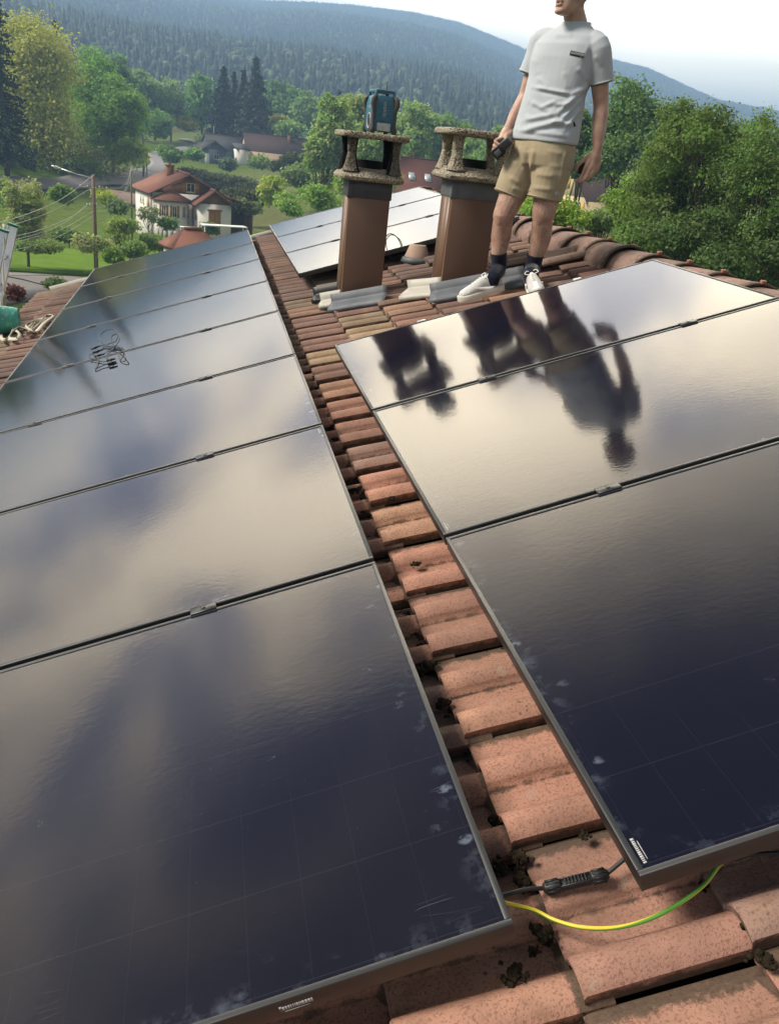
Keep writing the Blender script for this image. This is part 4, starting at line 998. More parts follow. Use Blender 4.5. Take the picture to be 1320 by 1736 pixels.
tree('oak_tree', 1235, 425, 130, 70, 28, (.036, .058, .017), 'low dark oak right behind the ridge tiles', group=go, nlobe=22, ncl=600, leaf=.105, clr=.22, fill=.2, **OAK)
tree('oak_tree', 1090, 412, 56, 34, 31, (.055, .088, .022), 'small dark oak growing behind the ridge, left of the low one', group=go, nlobe=12, ncl=330, leaf=.125, clr=.22, fill=.2, **OAK)
tree('lime_tree', 1068, 235, 72, 74, 66, (.052, .088, .026), 'dense darker tree behind the left hand of the man', group='dense trees behind the oaks', nlobe=16, ncl=560, per=42, leaf=.27)
tree('lime_tree', 992, 245, 44, 56, 70, (.048, .082, .024), 'dense dark tree half hidden by the shirt of the man', group='dense trees behind the oaks', nlobe=12, ncl=380, per=42, leaf=.28)
tree('lime_tree', 1150, 262, 48, 52, 60, (.050, .086, .024), 'dense tree filling the gap between the oaks', group='dense trees behind the oaks', nlobe=12, ncl=360, per=42, leaf=.25)
tree('shrub', 955, 362, 34, 18, 26, (.12, .175, .030), 'bright lime green bush below the cream house gable', 'shrub', ncl=190, per=32, leaf=.11, clr=.14)
tree('shrub', 905, 355, 26, 16, 28, (.10, .16, .030), 'fresh green bush seen between the legs of the man', 'shrub', ncl=120, per=30, leaf=.11, clr=.14)
tree('shrub', 1010, 378, 26, 18, 27, (.06, .09, .035), 'greyish bush with pale flowers behind the ridge', 'shrub', ncl=120, per=30, leaf=.10, clr=.14)

# forest on the mountain: a far mass of trees
def forest():
    rng = np.random.default_rng(77); n = 88000
    az = rng.uniform(_azpx(-260)[0], _azpx(1600)[0], n); r = np.sqrt(rng.uniform(300 ** 2, 2480 ** 2, n))
    keep = rng.random(n) < np.clip(.55 + (r - 300) / 900, 0, 1); az, r = az[keep], r[keep]; n = len(r)
    X = CW[0] + r * np.sin(az); Y = CW[1] + r * np.cos(az); Z = height(X, Y)
    con = rng.random(n) < .68 + .2 * np.sin(X * .006 + 1.3) * np.sin(Y * .008)
    V, F, T = [], [], []; off = 0
    k = 7; an = np.linspace(0, 2 * np.pi, k, endpoint=False); tv = []; tf = []
    for z0, z1, rr in ((.06, .55, .24), (.32, .78, .18), (.58, 1.0, .115)):
        b = len(tv); tv += [(rr * math.cos(a), rr * math.sin(a), z0 + (.05 if i % 2 else -.03)) for i, a in enumerate(an)] + [(0, 0, z1)]
        tf += [(b + i, b + (i + 1) % k, b + k) for i in range(k)]
    tv = np.array(tv); tf = np.array(tf)
    iv, if_ = ico(0); iv = np.vstack([iv, iv[:, [1, 2, 0]] * .8 + [.45, .3, .25]]); if_ = np.vstack([if_, if_ + 12])
    def emit(tv, tf, X, Y, Z, H, wd, tone, jit):
        nonlocal off; m = len(X); a = rng.uniform(0, 6.28, m); c, s = np.cos(a)[:, None], np.sin(a)[:, None]
        j = 1 + rng.normal(0, jit, (m, len(tv))); x = tv[None, :, 0] * wd[:, None] * j; y = tv[None, :, 1] * wd[:, None] * j; z = tv[None, :, 2] * H[:, None]
        V.append(np.stack([X[:, None] + x * c - y * s, Y[:, None] + x * s + y * c, Z[:, None] + z], -1).reshape(-1, 3)); F.append((tf[None] + (np.arange(m) * len(tv))[:, None, None] + off).reshape(-1, 3)); off += m * len(tv)
        T.append(np.repeat(tone, len(tv), 0))
    q = con; H = rng.uniform(6.0, 12.5, q.sum()); tone = np.array([.022, .038, .022]) * rng.uniform(.6, 1.5, (q.sum(), 1)); emit(tv, tf, X[q], Y[q], Z[q] - .5, H, H * rng.uniform(.75, 1.15, q.sum()), tone, .18)
    q = ~con; H = rng.uniform(2.2, 4.2, q.sum()) * np.clip(.55 + r[q] / 2400, 0, 1.2); tone = np.array([.060, .086, .034]) * rng.uniform(.55, 1.6, (q.sum(), 1)); emit(iv * [1, 1, 1.15], if_, X[q], Y[q], Z[q] + H * .75, H, H * rng.uniform(.7, 1.0, q.sum()), tone, .22)
    o = mesh('forest', np.vstack(V), np.vstack(F), M['needle'], tone=np.vstack(T)); tag(o, 'hazy mixed forest covering the whole mountain', 'forest', kind='stuff')
forest()

# ------------------------------------------------------------------ houses
def roof_mat(name, a, b):
    t = NT(name); o = t.n('ShaderNodeTexWave', wave_type='BANDS', bands_direction='Z'); t.t.links.new(t.co(), o.inputs[0]); o.inputs['Scale'].default_value = 5.2; o.inputs['Distortion'].default_value = .4
    c = t.mix(t.noise(1.3, 5), a, b); c = t.mix(t.math('MULTIPLY', t.step(t.noise(14, 3), .45, .7), .35), c, tuple(q * .55 for q in a))
    return t.fin(c, .85, .2, 0, t.bump(o.outputs['Fac'], .8, .04))
M['red_roof'] = roof_mat('red_roof_tiles', (.285, .125, .088), (.22, .105, .078))
M['dull_red_roof'] = roof_mat('dull_red_roof_tiles', (.27, .11, .08), (.21, .09, .07))
M['brown_roof'] = roof_mat('brown_roof_tiles', (.095, .060, .052), (.075, .050, .045))
M['slate'] = roof_mat('slate_roof', (.105, .105, .108), (.085, .085, .09))
M['white_render'] = plain('white_render', (.72, .69, .62), .9, .1, 0, .07, 1.5)
M['cream_render'] = plain('cream_render', (.62, .50, .30), .9, .1, 0, .07, 1.5)
M['peach_render'] = plain('peach_render', (.52, .40, .27), .9, .1, 0, .07, 1.5)
M['blue_board'] = plain('blue_boards', (.075, .10, .125), .8, .2, 0, .15, 3)
M['brown_wood'] = plain('brown_boards', (.17, .085, .04), .8, .2, 0, .3, 4)
M['orange_wood'] = plain('varnished_wood', (.36, .165, .045), .6, .3, 0, .2, 4)
M['pane'] = plain('window_pane', (.03, .035, .04), .12, .6, 0, .2, 3)
M['sash'] = plain('window_sash', (.6, .57, .5), .6, .3)
def frame_at(root, yaw):
    root.rotation_euler = (0, 0, yaw); return root
def window(root, wall, x, z, w, h, shut=None, glass=True, sill=True):
    """wall: (origin, along, outward) in the local frame of the house"""
    o, a, n = [np.array(q, float) for q in wall]; c = o + a * x + np.array([0, 0, z]); rot = np.column_stack([a, n, [0, 0, 1]])
    f = MB()
    for dx, dz, ww, hh in ((-w / 2 + .04, 0, .08, h), (w / 2 - .04, 0, .08, h), (0, h / 2 - .04, w - .16, .08), (0, -h / 2 + .04, w - .16, .08), (0, 0, .06, h - .16)):
        f.box(c + a * dx + np.array([0, 0, dz]) + n * .03, (ww, .08, hh), rot)
    if sill: f.box(c + np.array([0, 0, -h / 2 - .04]) + n * .07, (w + .2, .18, .07), rot)
    fo = f.build('window', M['sash'], root)
    p = MB(); p.box(c + n * .012, (w - .02, .02, h - .02), rot); p.build('pane', M['pane'], fo)
    if shut:
        for s in (-1, 1):
            q = MB(); q.box(c + a * s * (w / 2 + w * .27) + n * .05, (w * .5, .05, h + .08), rot); q.build('shutter', shut, root)
def gable(root, x0, x1, y0, y1, eave, ridge, wallm, roofm, axis='y', over=.45, gab=None, hip=0, thick=.16, base=-3.0):
    """rectangular block with a pitched roof; ridge runs along axis"""
    m = MB(); m.bb((x0, y0, base), (x1, y1, eave)); m.build('wall', wallm, root)
    if axis == 'y': mp = lambda s, l, z: np.array([(x0 + x1) / 2 + s, l, z]); hw = (x1 - x0) / 2; l0, l1 = y0, y1
    else: mp = lambda s, l, z: np.array([l, (y0 + y1) / 2 + s, z]); hw = (y1 - y0) / 2; l0, l1 = x0, x1
    if not hip:
        g = MB(); g.prism([mp(-hw + .002, l0 + .002, eave - .01), mp(hw - .002, l0 + .002, eave - .01), mp(0, l0 + .002, ridge - .03)], mp(0, l1 - l0 - .004, 0) - mp(0, 0, 0)); g.build('gable', gab or wallm, root)
    r = MB(); dz = (ridge - eave) / hw * over
    for s in (-1, 1):
        A, B = mp(s * (hw + over), l0 - over, eave - dz), mp(s * (hw + over), l1 + over, eave - dz); C, Dp = mp(0, l1 + over - hip, ridge), mp(0, l0 - over + hip, ridge)
        r.prism([A, B, C, Dp], (0, 0, thick))
    if hip:
        for l, ll in ((l0 - over, l0 - over + hip), (l1 + over, l1 + over - hip)):
            r.prism([mp(-(hw + over), l, eave - dz), mp(hw + over, l, eave - dz), mp(0, ll, ridge)], (0, 0, thick))
    ro = r.build('roof', roofm, root)
    k = MB(); k.tube([mp(0, l0 - over + hip, ridge + thick + .02), mp(0, l1 + over - hip, ridge + thick + .02)], .10, 8); k.build('ridge_capping', roofm, ro)
    return ro
def house_root(name, px, D, yaw, label, cat='house'):
    P = at(px[0], px[1], D); e = empty(name, P, label, cat); e.rotation_euler = (0, 0, yaw); return e
# white house with brown gables
h = house_root('white_house', (259, 390), 99, R(17), 'white rendered house with red tiled roofs, brown wooden gable and a bay')
ro = gable(h, 0, 8.6, 0, 8.5, 4.25, 6.35, M['white_render'], M['red_roof'], 'y', .55, M['brown_wood'])
m = MB(); m.bb((2.9, 4.4, 5.0), (3.7, 5.2, 7.0)); m.bb((2.8, 4.3, 7.0), (3.8, 5.3, 7.12)); m.tube([(3.3, 4.8, 7.1), (3.3, 4.8, 7.4)], .14, 8); m.build('chimney_stack', M['brown_wood'], ro)
gable(h, 4.7, 8.75, -2.3, -.01, 3.5, 4.9, M['white_render'], M['red_roof'], 'y', .45, M['brown_wood'])
m = MB(); an = np.linspace(np.pi, 2 * np.pi, 6); B = [(2.15 + 2.1 * math.cos(a), -.01 + 1.7 * math.sin(a)) for a in an]
m.prism([(x, y, -2) for x, y in B], (0, 0, 5.5)); m.build('bay_wall', M['white_render'], h)
m = MB(); B2 = [(2.15 + 2.45 * math.cos(a), -.01 + 2.05 * math.sin(a)) for a in an]; k = len(B2)
V = [(x, y, 3.45) for x, y in B2] + [(x, y, 3.58) for x, y in B2] + [(2.15, .05, 4.7)]
m.add(V, [[i, i + 1, k + i + 1, k + i] for i in range(k - 1)] + [[k + i, k + i + 1, 2 * k] for i in range(k - 1)] + [list(range(k))[::-1]]); m.build('bay_roof', M['red_roof'], h)
Wl = ((0, 0, 0), (0, 1, 0), (-1, 0, 0)); Wf = ((0, 0, 0), (1, 0, 0), (0, -1, 0)); Wg = ((4.7, -2.3, 0), (1, 0, 0), (0, -1, 0))
window(h, Wl, 1.6, 2.9, .9, 1.3, M['cream_render']); window(h, Wl, 4.4, 3.0, .5, .7); window(h, Wl, 5.6, 3.0, .5, .7)
window(h, Wf, 4.5, 5.0, 1.0, 1.0, M['orange_wood'])
for i, sh in ((0, None), (1, M['orange_wood']), (2, M['orange_wood']), (3, None), (4, M['orange_wood'])):
    p0, p1 = np.array(B[i]), np.array(B[i + 1]); d = p1 - p0; ln = np.linalg.norm(d); d /= ln
    window(h, ((*p0, 0), (*d, 0), (d[1], -d[0], 0)), ln / 2, 2.35, ln * .42, 1.25, None if ln < 1 else sh)
window(h, ((4.7, -2.3, 0), (0, 1, 0), (-1, 0, 0)), 1.1, 2.2, .7, 1.1, M['orange_wood'])
window(h, Wf, .9, .2, .7, .9, None)
m = MB(); m.bb((6.0, -2.40, .15), (7.45, -2.302, 2.75)); m.bb((5.85, -2.42, 2.75), (7.6, -2.302, 2.95)); dr = m.build('door', M['orange_wood'], h); m = MB(); m.bb((6.70, -2.415, .2), (6.74, -2.401, 2.7)); m.bb((6.8, -2.44, 1.4), (6.9, -2.402, 1.45)); m.build('door_seam', M['brown_wood'], dr)
m = MB(); an = np.linspace(R(190), R(330), 12); Pn = [np.array([3.0 + 3.0 * math.cos(a), -1.2 + 2.6 * math.sin(a), -.9]) for a in an]
for a, b in zip(Pn[:-1], Pn[1:]): m.prism([a, b, b * [1, 1, 0] + [0, .22, -.9] , a * [1, 1, 0] + [0, .22, -.9]], (0, 0, 1.3))
m.build('terrace_wall', plain('terrace_concrete', (.42, .40, .36), .9, .1, 0, .15, 3), h)
for q_, z_ in (((8.85, -1.8), 3.4), ((-.08, -.08), 4.1)): m = MB(); m.tube([(*q_, -1), (*q_, z_)], .05, 6); m.build('downpipe', M['dark_wire'], h)
s_ = house_root('lean_to_shed', (386, 372), 104, R(17), 'dark open wooden lean-to with a small red roof right of the white house', 'shed')
m = MB(); m.prism([(-.3, -1.2, 2.6), (3.2, -1.2, 1.6), (3.2, 3, 1.6), (-.3, 3, 2.6)], (0, 0, .14)); m.build('roof', M['dull_red_roof'], s_)
m = MB(); m.bb((0, 2.6, -4), (2.9, 2.75, 1.6)); m.bb((2.75, -1, -4), (2.9, 2.6, 1.6)); m.build('wall', M['brown_wood'], s_)
m = MB(); m.bb((.05, -1.0, -4), (.2, -.85, 2.4)); m.build('post', M['brown_wood'], s_)
# grey house
h = house_root('grey_house', (345, 279), 200, R(20), 'blue grey boarded house with grey roof and a white window in the gable')
gable(h, 0, 5.6, 0, 6, 3.6, 5.3, M['blue_board'], M['slate'], 'y', .4)
gable(h, 2.4, 11.0, 2.4, 9.0, 3.7, 6.7, M['blue_board'], M['slate'], 'x', .3)
m = MB(); m.bb((8.4, .3, -2), (11.3, 2.38, 4.1)); m.build('white_annex', M['white_render'], h)
m = MB(); m.prism([(8.1, 0, 4.1), (11.5, 0, 4.1), (11.5, 2.8, 5.3), (8.1, 2.8, 5.3)], (0, 0, .15)); m.build('annex_roof', M['slate'], h)
window(h, ((0, 0, 0), (1, 0, 0), (0, -1, 0)), 3.2, 2.0, 1.3, 1.1)
m = MB(); m.bb((.35, -.06, -1), (1.4, -.002, 2.6)); m.build('door', M['white_render'], h)
# long brown-roofed house
h = house_root('brown_roofed_house', (417, 282), 208, R(7), 'long peach house under one big dark brown roof behind the grey house')
ro = gable(h, 0, 16.4, 0, 8, 3.9, 7.5, M['peach_render'], M['brown_roof'], 'x', .35)
m = MB(); m.bb((10.8, 2.6, 5.5), (11.6, 3.4, 8.1)); m.build('chimney_stack', M['brown_wood'], ro)
m = MB(); m.bb((8.3, -.06, -1), (9.7, -.002, 3.0)); m.build('door', plain('maroon_door', (.10, .03, .03), .7, .2), h)
Wf2 = ((0, 0, 0), (1, 0, 0), (0, -1, 0)); window(h, Wf2, 2.6, 1.9, 1.1, 1.2); window(h, Wf2, 13.6, 1.9, 1.1, 1.2)
# red roof with two skylights
h = house_root('red_roofed_house', (652, 356), 128, R(4), 'house with a wide dull red roof and two skylights between the chimneys')
ro = gable(h, 0, 10.2, 0, 9, 3.0, 7.5, M['cream_render'], M['dull_red_roof'], 'x', .4)
for x, z in ((4.3, 4.9), (6.9, 4.9)):
    sl_ = (7.5 - 3.0) / 4.5; y = (z - 3.0) / sl_; nrm = np.array([0, -sl_, 1]) / math.hypot(1, sl_); tg = np.array([0, 1, sl_]) / math.hypot(1, sl_); rot = np.column_stack([[1, 0, 0], tg, nrm])
    c = np.array([x, y, z + .16]); m = MB(); m.box(c + nrm * .02, (1.0, 1.5, .14), rot); f_ = m.build('skylight', M['alu'], ro); m = MB(); m.box(c + nrm * .094, (.86, 1.34, .01), rot); m.build('pane', plain('skylight_pane', (.5, .54, .58), .1, .8) if 'skylight_pane' not in bpy.data.materials else bpy.data.materials['skylight_pane'], f_)
m = MB(); m.tube([(5.0, 4.6, 7.2), (5.0, 4.6, 8.5)], .16, 8); m.build('chimney_pipe', M['brown_wood'], ro)
window(h, Wf2, 3, 1.7, 1.1, 1.2); window(h, Wf2, 7, 1.7, 1.1, 1.2)
# cream house behind the man
h = house_root('cream_house', (985, 380), 112, R(-66), 'cream house with ochre shutters and a steep dark brown roof behind the man')
ro = gable(h, -8.6, 0, 0, 10.5, 3.3, 7.8, M['cream_render'], M['brown_roof'], 'y', .4)
Wc = ((-8.6, 0, 0), (1, 0, 0), (0, -1, 0))
for x, z in ((5.9, 2.0), (2.4, 2.0), (4.3, 4.9), (7.5, 2.0)): window(h, Wc, x, z, 1.0, 1.35, plain('ochre_shutter', (.52, .33, .06), .7, .2) if 'ochre_shutter' not in bpy.data.materials else bpy.data.materials['ochre_shutter'])
# small hipped garden house, just past the eave row
h = house_root('garden_house', (299, 468), 53, R(22), 'small garden house with a red hipped tile roof beyond the eave row', 'garden house')
gable(h, 0, 3.0, 0, 2.3, 1.75, 2.6, M['white_render'], M['red_roof'], 'x', .28, hip=1.2, base=-6)
a = house_root('pergola', (346, 393), 92, R(17), 'flat white canopy on posts beside the red hipped garden roof', 'canopy')
m = MB(); m.bb((0, 0, .6), (5.0, 1.4, .72)); bevel(m.build('canopy', M['white_paint'], a), .01)
for x in (.1, 4.9):
    for y in (.1, 1.3): m = MB(); m.tube([(x, y, -3), (x, y, .6)], .04, 8); m.build('post', M['white_paint'], a)
a = house_root('garden_table', (318, 396), 94, R(10), 'white garden table on the lawn below the white house', 'table'); m = MB(); m.bb((-.8, -.5, .66), (.8, .5, .72)); m.build('tabletop', M['white_paint'], a)
for x in (-.7, .7):
    for y in (-.4, .4): m = MB(); m.bb((x - .03, y - .03, -1.2), (x + .03, y + .03, .659)); m.build('leg', M['white_paint'], a)
a = house_root('concrete_post', (552, 318), 160, 0, 'pale concrete post standing in the scrub left of the sooty chimney', 'post'); m = MB(); m.loft([sq((0, 0), .62, .62, -3.5), sq((0, 0), .60, .60, 1.3), sq((0, 0), .45, .45, 1.4)]); m.build('shaft', plain('pale_concrete', (.45, .42, .34), .9, .1), a)

# ------------------------------------------------------------------ poles, lamp, wires, fence
def pole(name, x0, y0, x1, y1, D, r, mat, label, extra=None, cat='pole'):
    """bottom pixel, top pixel; stands upright"""
    T = at(x1, y1, D); g = float(height(T[0], T[1])); root = empty(name, (T[0], T[1], g), label, cat, 'poles and posts along the road'); Hh = T[2] - g
    MB().tube([(0, 0, -.5), (0, 0, Hh * .5), (0, 0, Hh)], [r * 1.25, r * 1.1, r], 10).build('shaft', mat, root, True)
    if extra: extra(root, Hh, T)
    return T
def lampx(root, Hh, T):
    hd = at(101, 285, 68.5) - T + [0, 0, Hh]; a0 = np.array([0, 0, Hh - .25])
    MB().tube([a0, a0 * .5 + hd * .5 + [0, 0, -.05], hd], .035, 8).build('lamp_arm', M['alu'], root)
    d = (hd - a0); d /= np.linalg.norm(d); m = MB(); m.tube([hd - d * .15, hd, hd + d * .3, hd + d * .55, hd + d * .62], [.05, .11, .15, .13, .04], 10, True, (1, .6)); lh = m.build('lamp_head', M['alu'], root, True)
    m = MB(); m.tube([hd + d * .1 + [0, 0, -.08], hd + d * .45 + [0, 0, -.08]], [.10, .10], 10, True, (1, .6)); m.build('lamp_glass', plain('lamp_glass', (.55, .55, .45), .15, .6), lh)
    for px, y in (((134, 316), 316), ((147, 348), 348)):
        L0 = at(px[0], px[1], 69) - T + [0, 0, Hh]; e_ = np.array([-L0[0], -L0[1], L0[2]]) if y == 316 else np.array([-L0[0] * .4, -L0[1] * .4, L0[2]])
        MB().tube([L0, e_], .035, 6).build('cross_arm', M['wire'], root)
        for t in (.05, .3, .7, .95): MB().lathe(L0 * (1 - t) + e_ * t, [(.02, .04), (.10, .05), (.16, .03)], k=8).build('insulator', M['white_paint'], root, True)
    MB().tube([(0, 0, Hh * .25), (0, -.16, Hh * .25), (0, -.16, 0.2)], .03, 6).build('conduit', M['wire'], root)
TA = pole('lamp_pole', 163, 455, 158, 297, 69, .155, M['wood_pole'], 'wooden utility pole with a street lamp arm and cross bars', lampx)
TB = pole('utility_pole', 244, 302, 243, 229, 150, .17, plain('pole_grey', (.30, .29, .27), .9, .1), 'grey utility pole with a white head beside the road', lambda r, H, T: MB().lathe((0, 0, H), [(-.1, .24), (.25, .24), (.3, .1)], k=10).build('pole_cap', M['white_paint'], r))
TC = pole('utility_pole', 249, 302, 249, 253, 148, .07, M['wood_pole'], 'thin brown post with a small white lamp beside the grey utility pole', lambda r, H, T: MB().lathe((0, 0, H), [(-.1, .15), (.2, .15), (.25, .05)], k=10).build('lamp_head', M['white_paint'], r))
TD = pole('utility_pole', 226, 388, 222, 274, 94, .085, plain('pole_green', (.17, .17, .10), .9, .1), 'thin greenish wooden pole left of the white house')
TE = pole('utility_pole', 232, 262, 228, 194, 170, .13, plain('pole_pale', (.28, .29, .27), .9, .1), 'distant pole before the layered green tree')
TF = pole('utility_pole', 363, 238, 363, 214, 230, .14, plain('pole_far', (.25, .25, .24), .9, .1), 'short far pole beside the left dark conifer')
TG = pole('utility_pole', 455, 238, 455, 204, 228, .14, bpy.data.materials['pole_far'], 'far pole at the yellow broom right of the tallest conifer')
def wire(px, D0, D1, label, r=.016, mat='wire', group='overhead wires'):
    n = len(px); P = [at(x, y, 1 / (1 / D0 + (1 / D1 - 1 / D0) * abs(x - px[0][0]) / abs(px[-1][0] - px[0][0]))) for x, y in px]
    o = MB().tube(spline(P, 8), r, 5).build('overhead_wire', M[mat], None, True); tag(o, label, 'wire', group)
wire([(160, 296), (110, 334), (60, 358), (0, 377), (-80, 392)], 69, 40, 'topmost overhead wire sagging from the lamp pole to the left', .022)
wire([(156, 318), (100, 352), (40, 376), (-60, 398)], 69, 40, 'second overhead wire below the topmost one left of the lamp pole')
wire([(147, 348), (120, 368), (70, 389), (28, 400), (-60, 416)], 69, 42, 'thick overhead wire from the lower cross arm behind the ladder top', .020)
wire([(147, 350), (100, 383), (40, 403), (-60, 424)], 69, 43, 'thin overhead wire hugging the thick one from the lower cross arm')
wire([(158, 358), (110, 386), (60, 402), (20, 412), (-60, 430)], 69, 44, 'overhead wire passing low behind the ladder from the pole middle')
wire([(158, 366), (110, 396), (50, 418), (-60, 440)], 69, 45, 'lowest overhead wire running left from the lamp pole')
wire([(147, 348), (170, 351), (190, 344), (212, 322), (225, 283)], 69, 92, 'overhead wire swinging up from the lower cross arm to the greenish pole')
wire([(158, 358), (185, 355), (208, 335), (222, 305), (238, 262), (243, 236)], 69, 148, 'pale overhead wire rising from the lamp pole to the grey pole')
wire([(205, 317), (215, 310), (221, 292), (224, 280)], 69, 93, 'short overhead wire from the upper cross arm to the greenish pole')
wire([(158, 317), (170, 321), (200, 319), (213, 317)], 69, 71, 'white wire along the upper cross arm right of the lamp pole', .03)
wire([(228, 196), (233, 220), (240, 240), (243, 258)], 170, 150, 'thin wire dropping from the distant pole to the grey pole', .02)
wire([(363, 217), (395, 222), (420, 221), (440, 210), (470, 190)], 230, 220, 'overhead wire before the dark conifers', .03, 'dark_wire')
wire([(10, 468), (40, 474), (80, 484), (130, 490)], 28, 30, 'black cable hanging low across the near road', .018, 'dark_wire')
wire([(-20, 454), (40, 456), (100, 459), (190, 459)], 44, 50, 'upper thin dark wire over the bright lawn', .010, 'dark_wire')
wire([(-20, 466), (40, 467), (100, 467), (190, 468)], 42, 48, 'lower thin dark wire over the bright lawn edge', .010, 'dark_wire')
f = empty('rail_fence', hit(95, 425), 'broken rustic rail fence on the meadow left of the lamp pole', 'fence'); fb = np.array(f.location)
fx = [(74, 422), (88, 418), (102, 416), (118, 421)]
Pf = [hit(*q) - fb for q in fx]
for q in Pf: MB().tube([q + [0, 0, -.3], q + [0, 0, 1.1]], .06, 6).build('post', M['wood_pole'], f)
for a_, b_ in zip(Pf[:-1], Pf[1:]): MB().tube([a_ + [0, 0, .85], b_ + [0, 0, .95]], .05, 6).build('rail', M['wood_pole'], f)
P_ = hit(193, 402); a = empty('boulder', hit(286, 397), 'grey flat boulder on the lawn below the white house', 'rock'); iv, if_ = ico(2); rr = np.random.default_rng(2)
mesh('stone', iv * [.9, .6, .35] * (1 + rr.normal(0, .06, (len(iv), 1))), if_, plain('stone_grey', (.28, .26, .23), .9, .1), a, True)

# ------------------------------------------------------------------ the standing man
def evaluated(o, name, mat, parent):
    bpy.context.view_layer.update()
    me = bpy.data.meshes.new_from_object(o.evaluated_get(bpy.context.evaluated_depsgraph_get())); bpy.data.objects.remove(o)
    me.materials.clear(); me.materials.append(mat); me.polygons.foreach_set('use_smooth', np.ones(len(me.polygons), bool))
    n = bpy.data.objects.new(name, me); COL.objects.link(n); n.parent = parent; return n
def get_co(o):
    v = np.empty(len(o.data.vertices) * 3, np.float32); o.data.vertices.foreach_get('co', v); n = np.empty_like(v); o.data.vertices.foreach_get('normal', n)
    return v.reshape(-1, 3).astype(float), n.reshape(-1, 3).astype(float)
def set_co(o, v): o.data.vertices.foreach_set('co', v.astype(np.float32).ravel()); o.data.update()
def skin_mat():
    t = NT('skin'); c = t.mix(t.step(t.noise(16, 5), .3, .7), (.47, .305, .235), (.34, .195, .145)); c = t.mix(t.math('MULTIPLY', t.step(t.noise(5, 3), .5, .7), .35), c, (.42, .20, .15)); c = t.mix(t.math('MULTIPLY', t.attr('hair', 'Fac'), t.step(t.noise(1.0, 3, t.mapv((420, 420, 50))), .50, .62)), c, (.10, .055, .035))
    return t.fin(c, .5, .35, 0, t.bump(t.noise(160, 2), .12, .002), **{'Subsurface Weight': .12, 'Subsurface Scale': .01})
def cloth_mat(name, col, sc=420, var=.06):
    t = NT(name); c = t.mix(t.noise(18, 4), tuple(q * (1 - var) for q in col), tuple(q * (1 + var) for q in col))
    return t.fin(c, .92, .12, 0, t.bump(t.noise(sc, 2), .25, .0015), **{'Sheen Weight': .15})
YP = 4.05
def J(x, y, dy=0.0): return on_plane_y(x, y, YP + dy)
Fd = np.array([-.73, -.68, 0]); Fd /= np.linalg.norm(Fd); Sd = np.array([-Fd[1], Fd[0], 0])     # facing, and the man's left
Zd = np.array([0, 0, 1.0])
def ringe(c, rx, ry, a=Sd, b=Fd, k=28, e=2.2, fy=1.0):
    an = np.linspace(0, 2 * np.pi, k, endpoint=False); ca, sa = np.cos(an), np.sin(an)
    x = np.sign(ca) * np.abs(ca) ** (2 / e); y = np.sign(sa) * np.abs(sa) ** (2 / e)
    return c + rx * x[:, None] * a + ry * y[:, None] * b
def limb(m, pts, rad, k=16, round_ends=True, flat=None, sub=4):
    P = spline(pts, sub); r = np.interp(np.linspace(0, len(pts) - 1, len(P)), np.arange(len(pts)), rad)
    if round_ends:
        d0 = P[0] - P[1]; d0 /= np.linalg.norm(d0); d1 = P[-1] - P[-2]; d1 /= np.linalg.norm(d1)
        P = np.vstack([P[0] + d0 * r[0] * .75, P[0] + d0 * r[0] * .5, P, P[-1] + d1 * r[-1] * .5, P[-1] + d1 * r[-1] * .75]); r = np.concatenate([[r[0] * .35, r[0] * .78], r, [r[-1] * .78, r[-1] * .35]])
    m.tube(P, r, k, True, flat)
def fuse(m, name, mat, parent, voxel, it=4, fac=.5):
    o = m.build('tmp', None); r = o.modifiers.new('r', 'REMESH'); r.mode = 'VOXEL'; r.voxel_size = voxel; r.use_smooth_shade = True
    if it: s = o.modifiers.new('s', 'SMOOTH'); s.iterations = it; s.factor = fac
    return evaluated(o, name, mat, parent)
MAN0 = J(870, 488); MAN0 = np.array([MAN0[0], MAN0[1], (MR @ on_roof(870, 488, CREST))[2]])
man = empty('person', MAN0, 'standing man in grey t-shirt, beige shorts, navy socks and pale trainers', 'person')
O = MAN0
def loc3(p): return np.asarray(p, float) - O
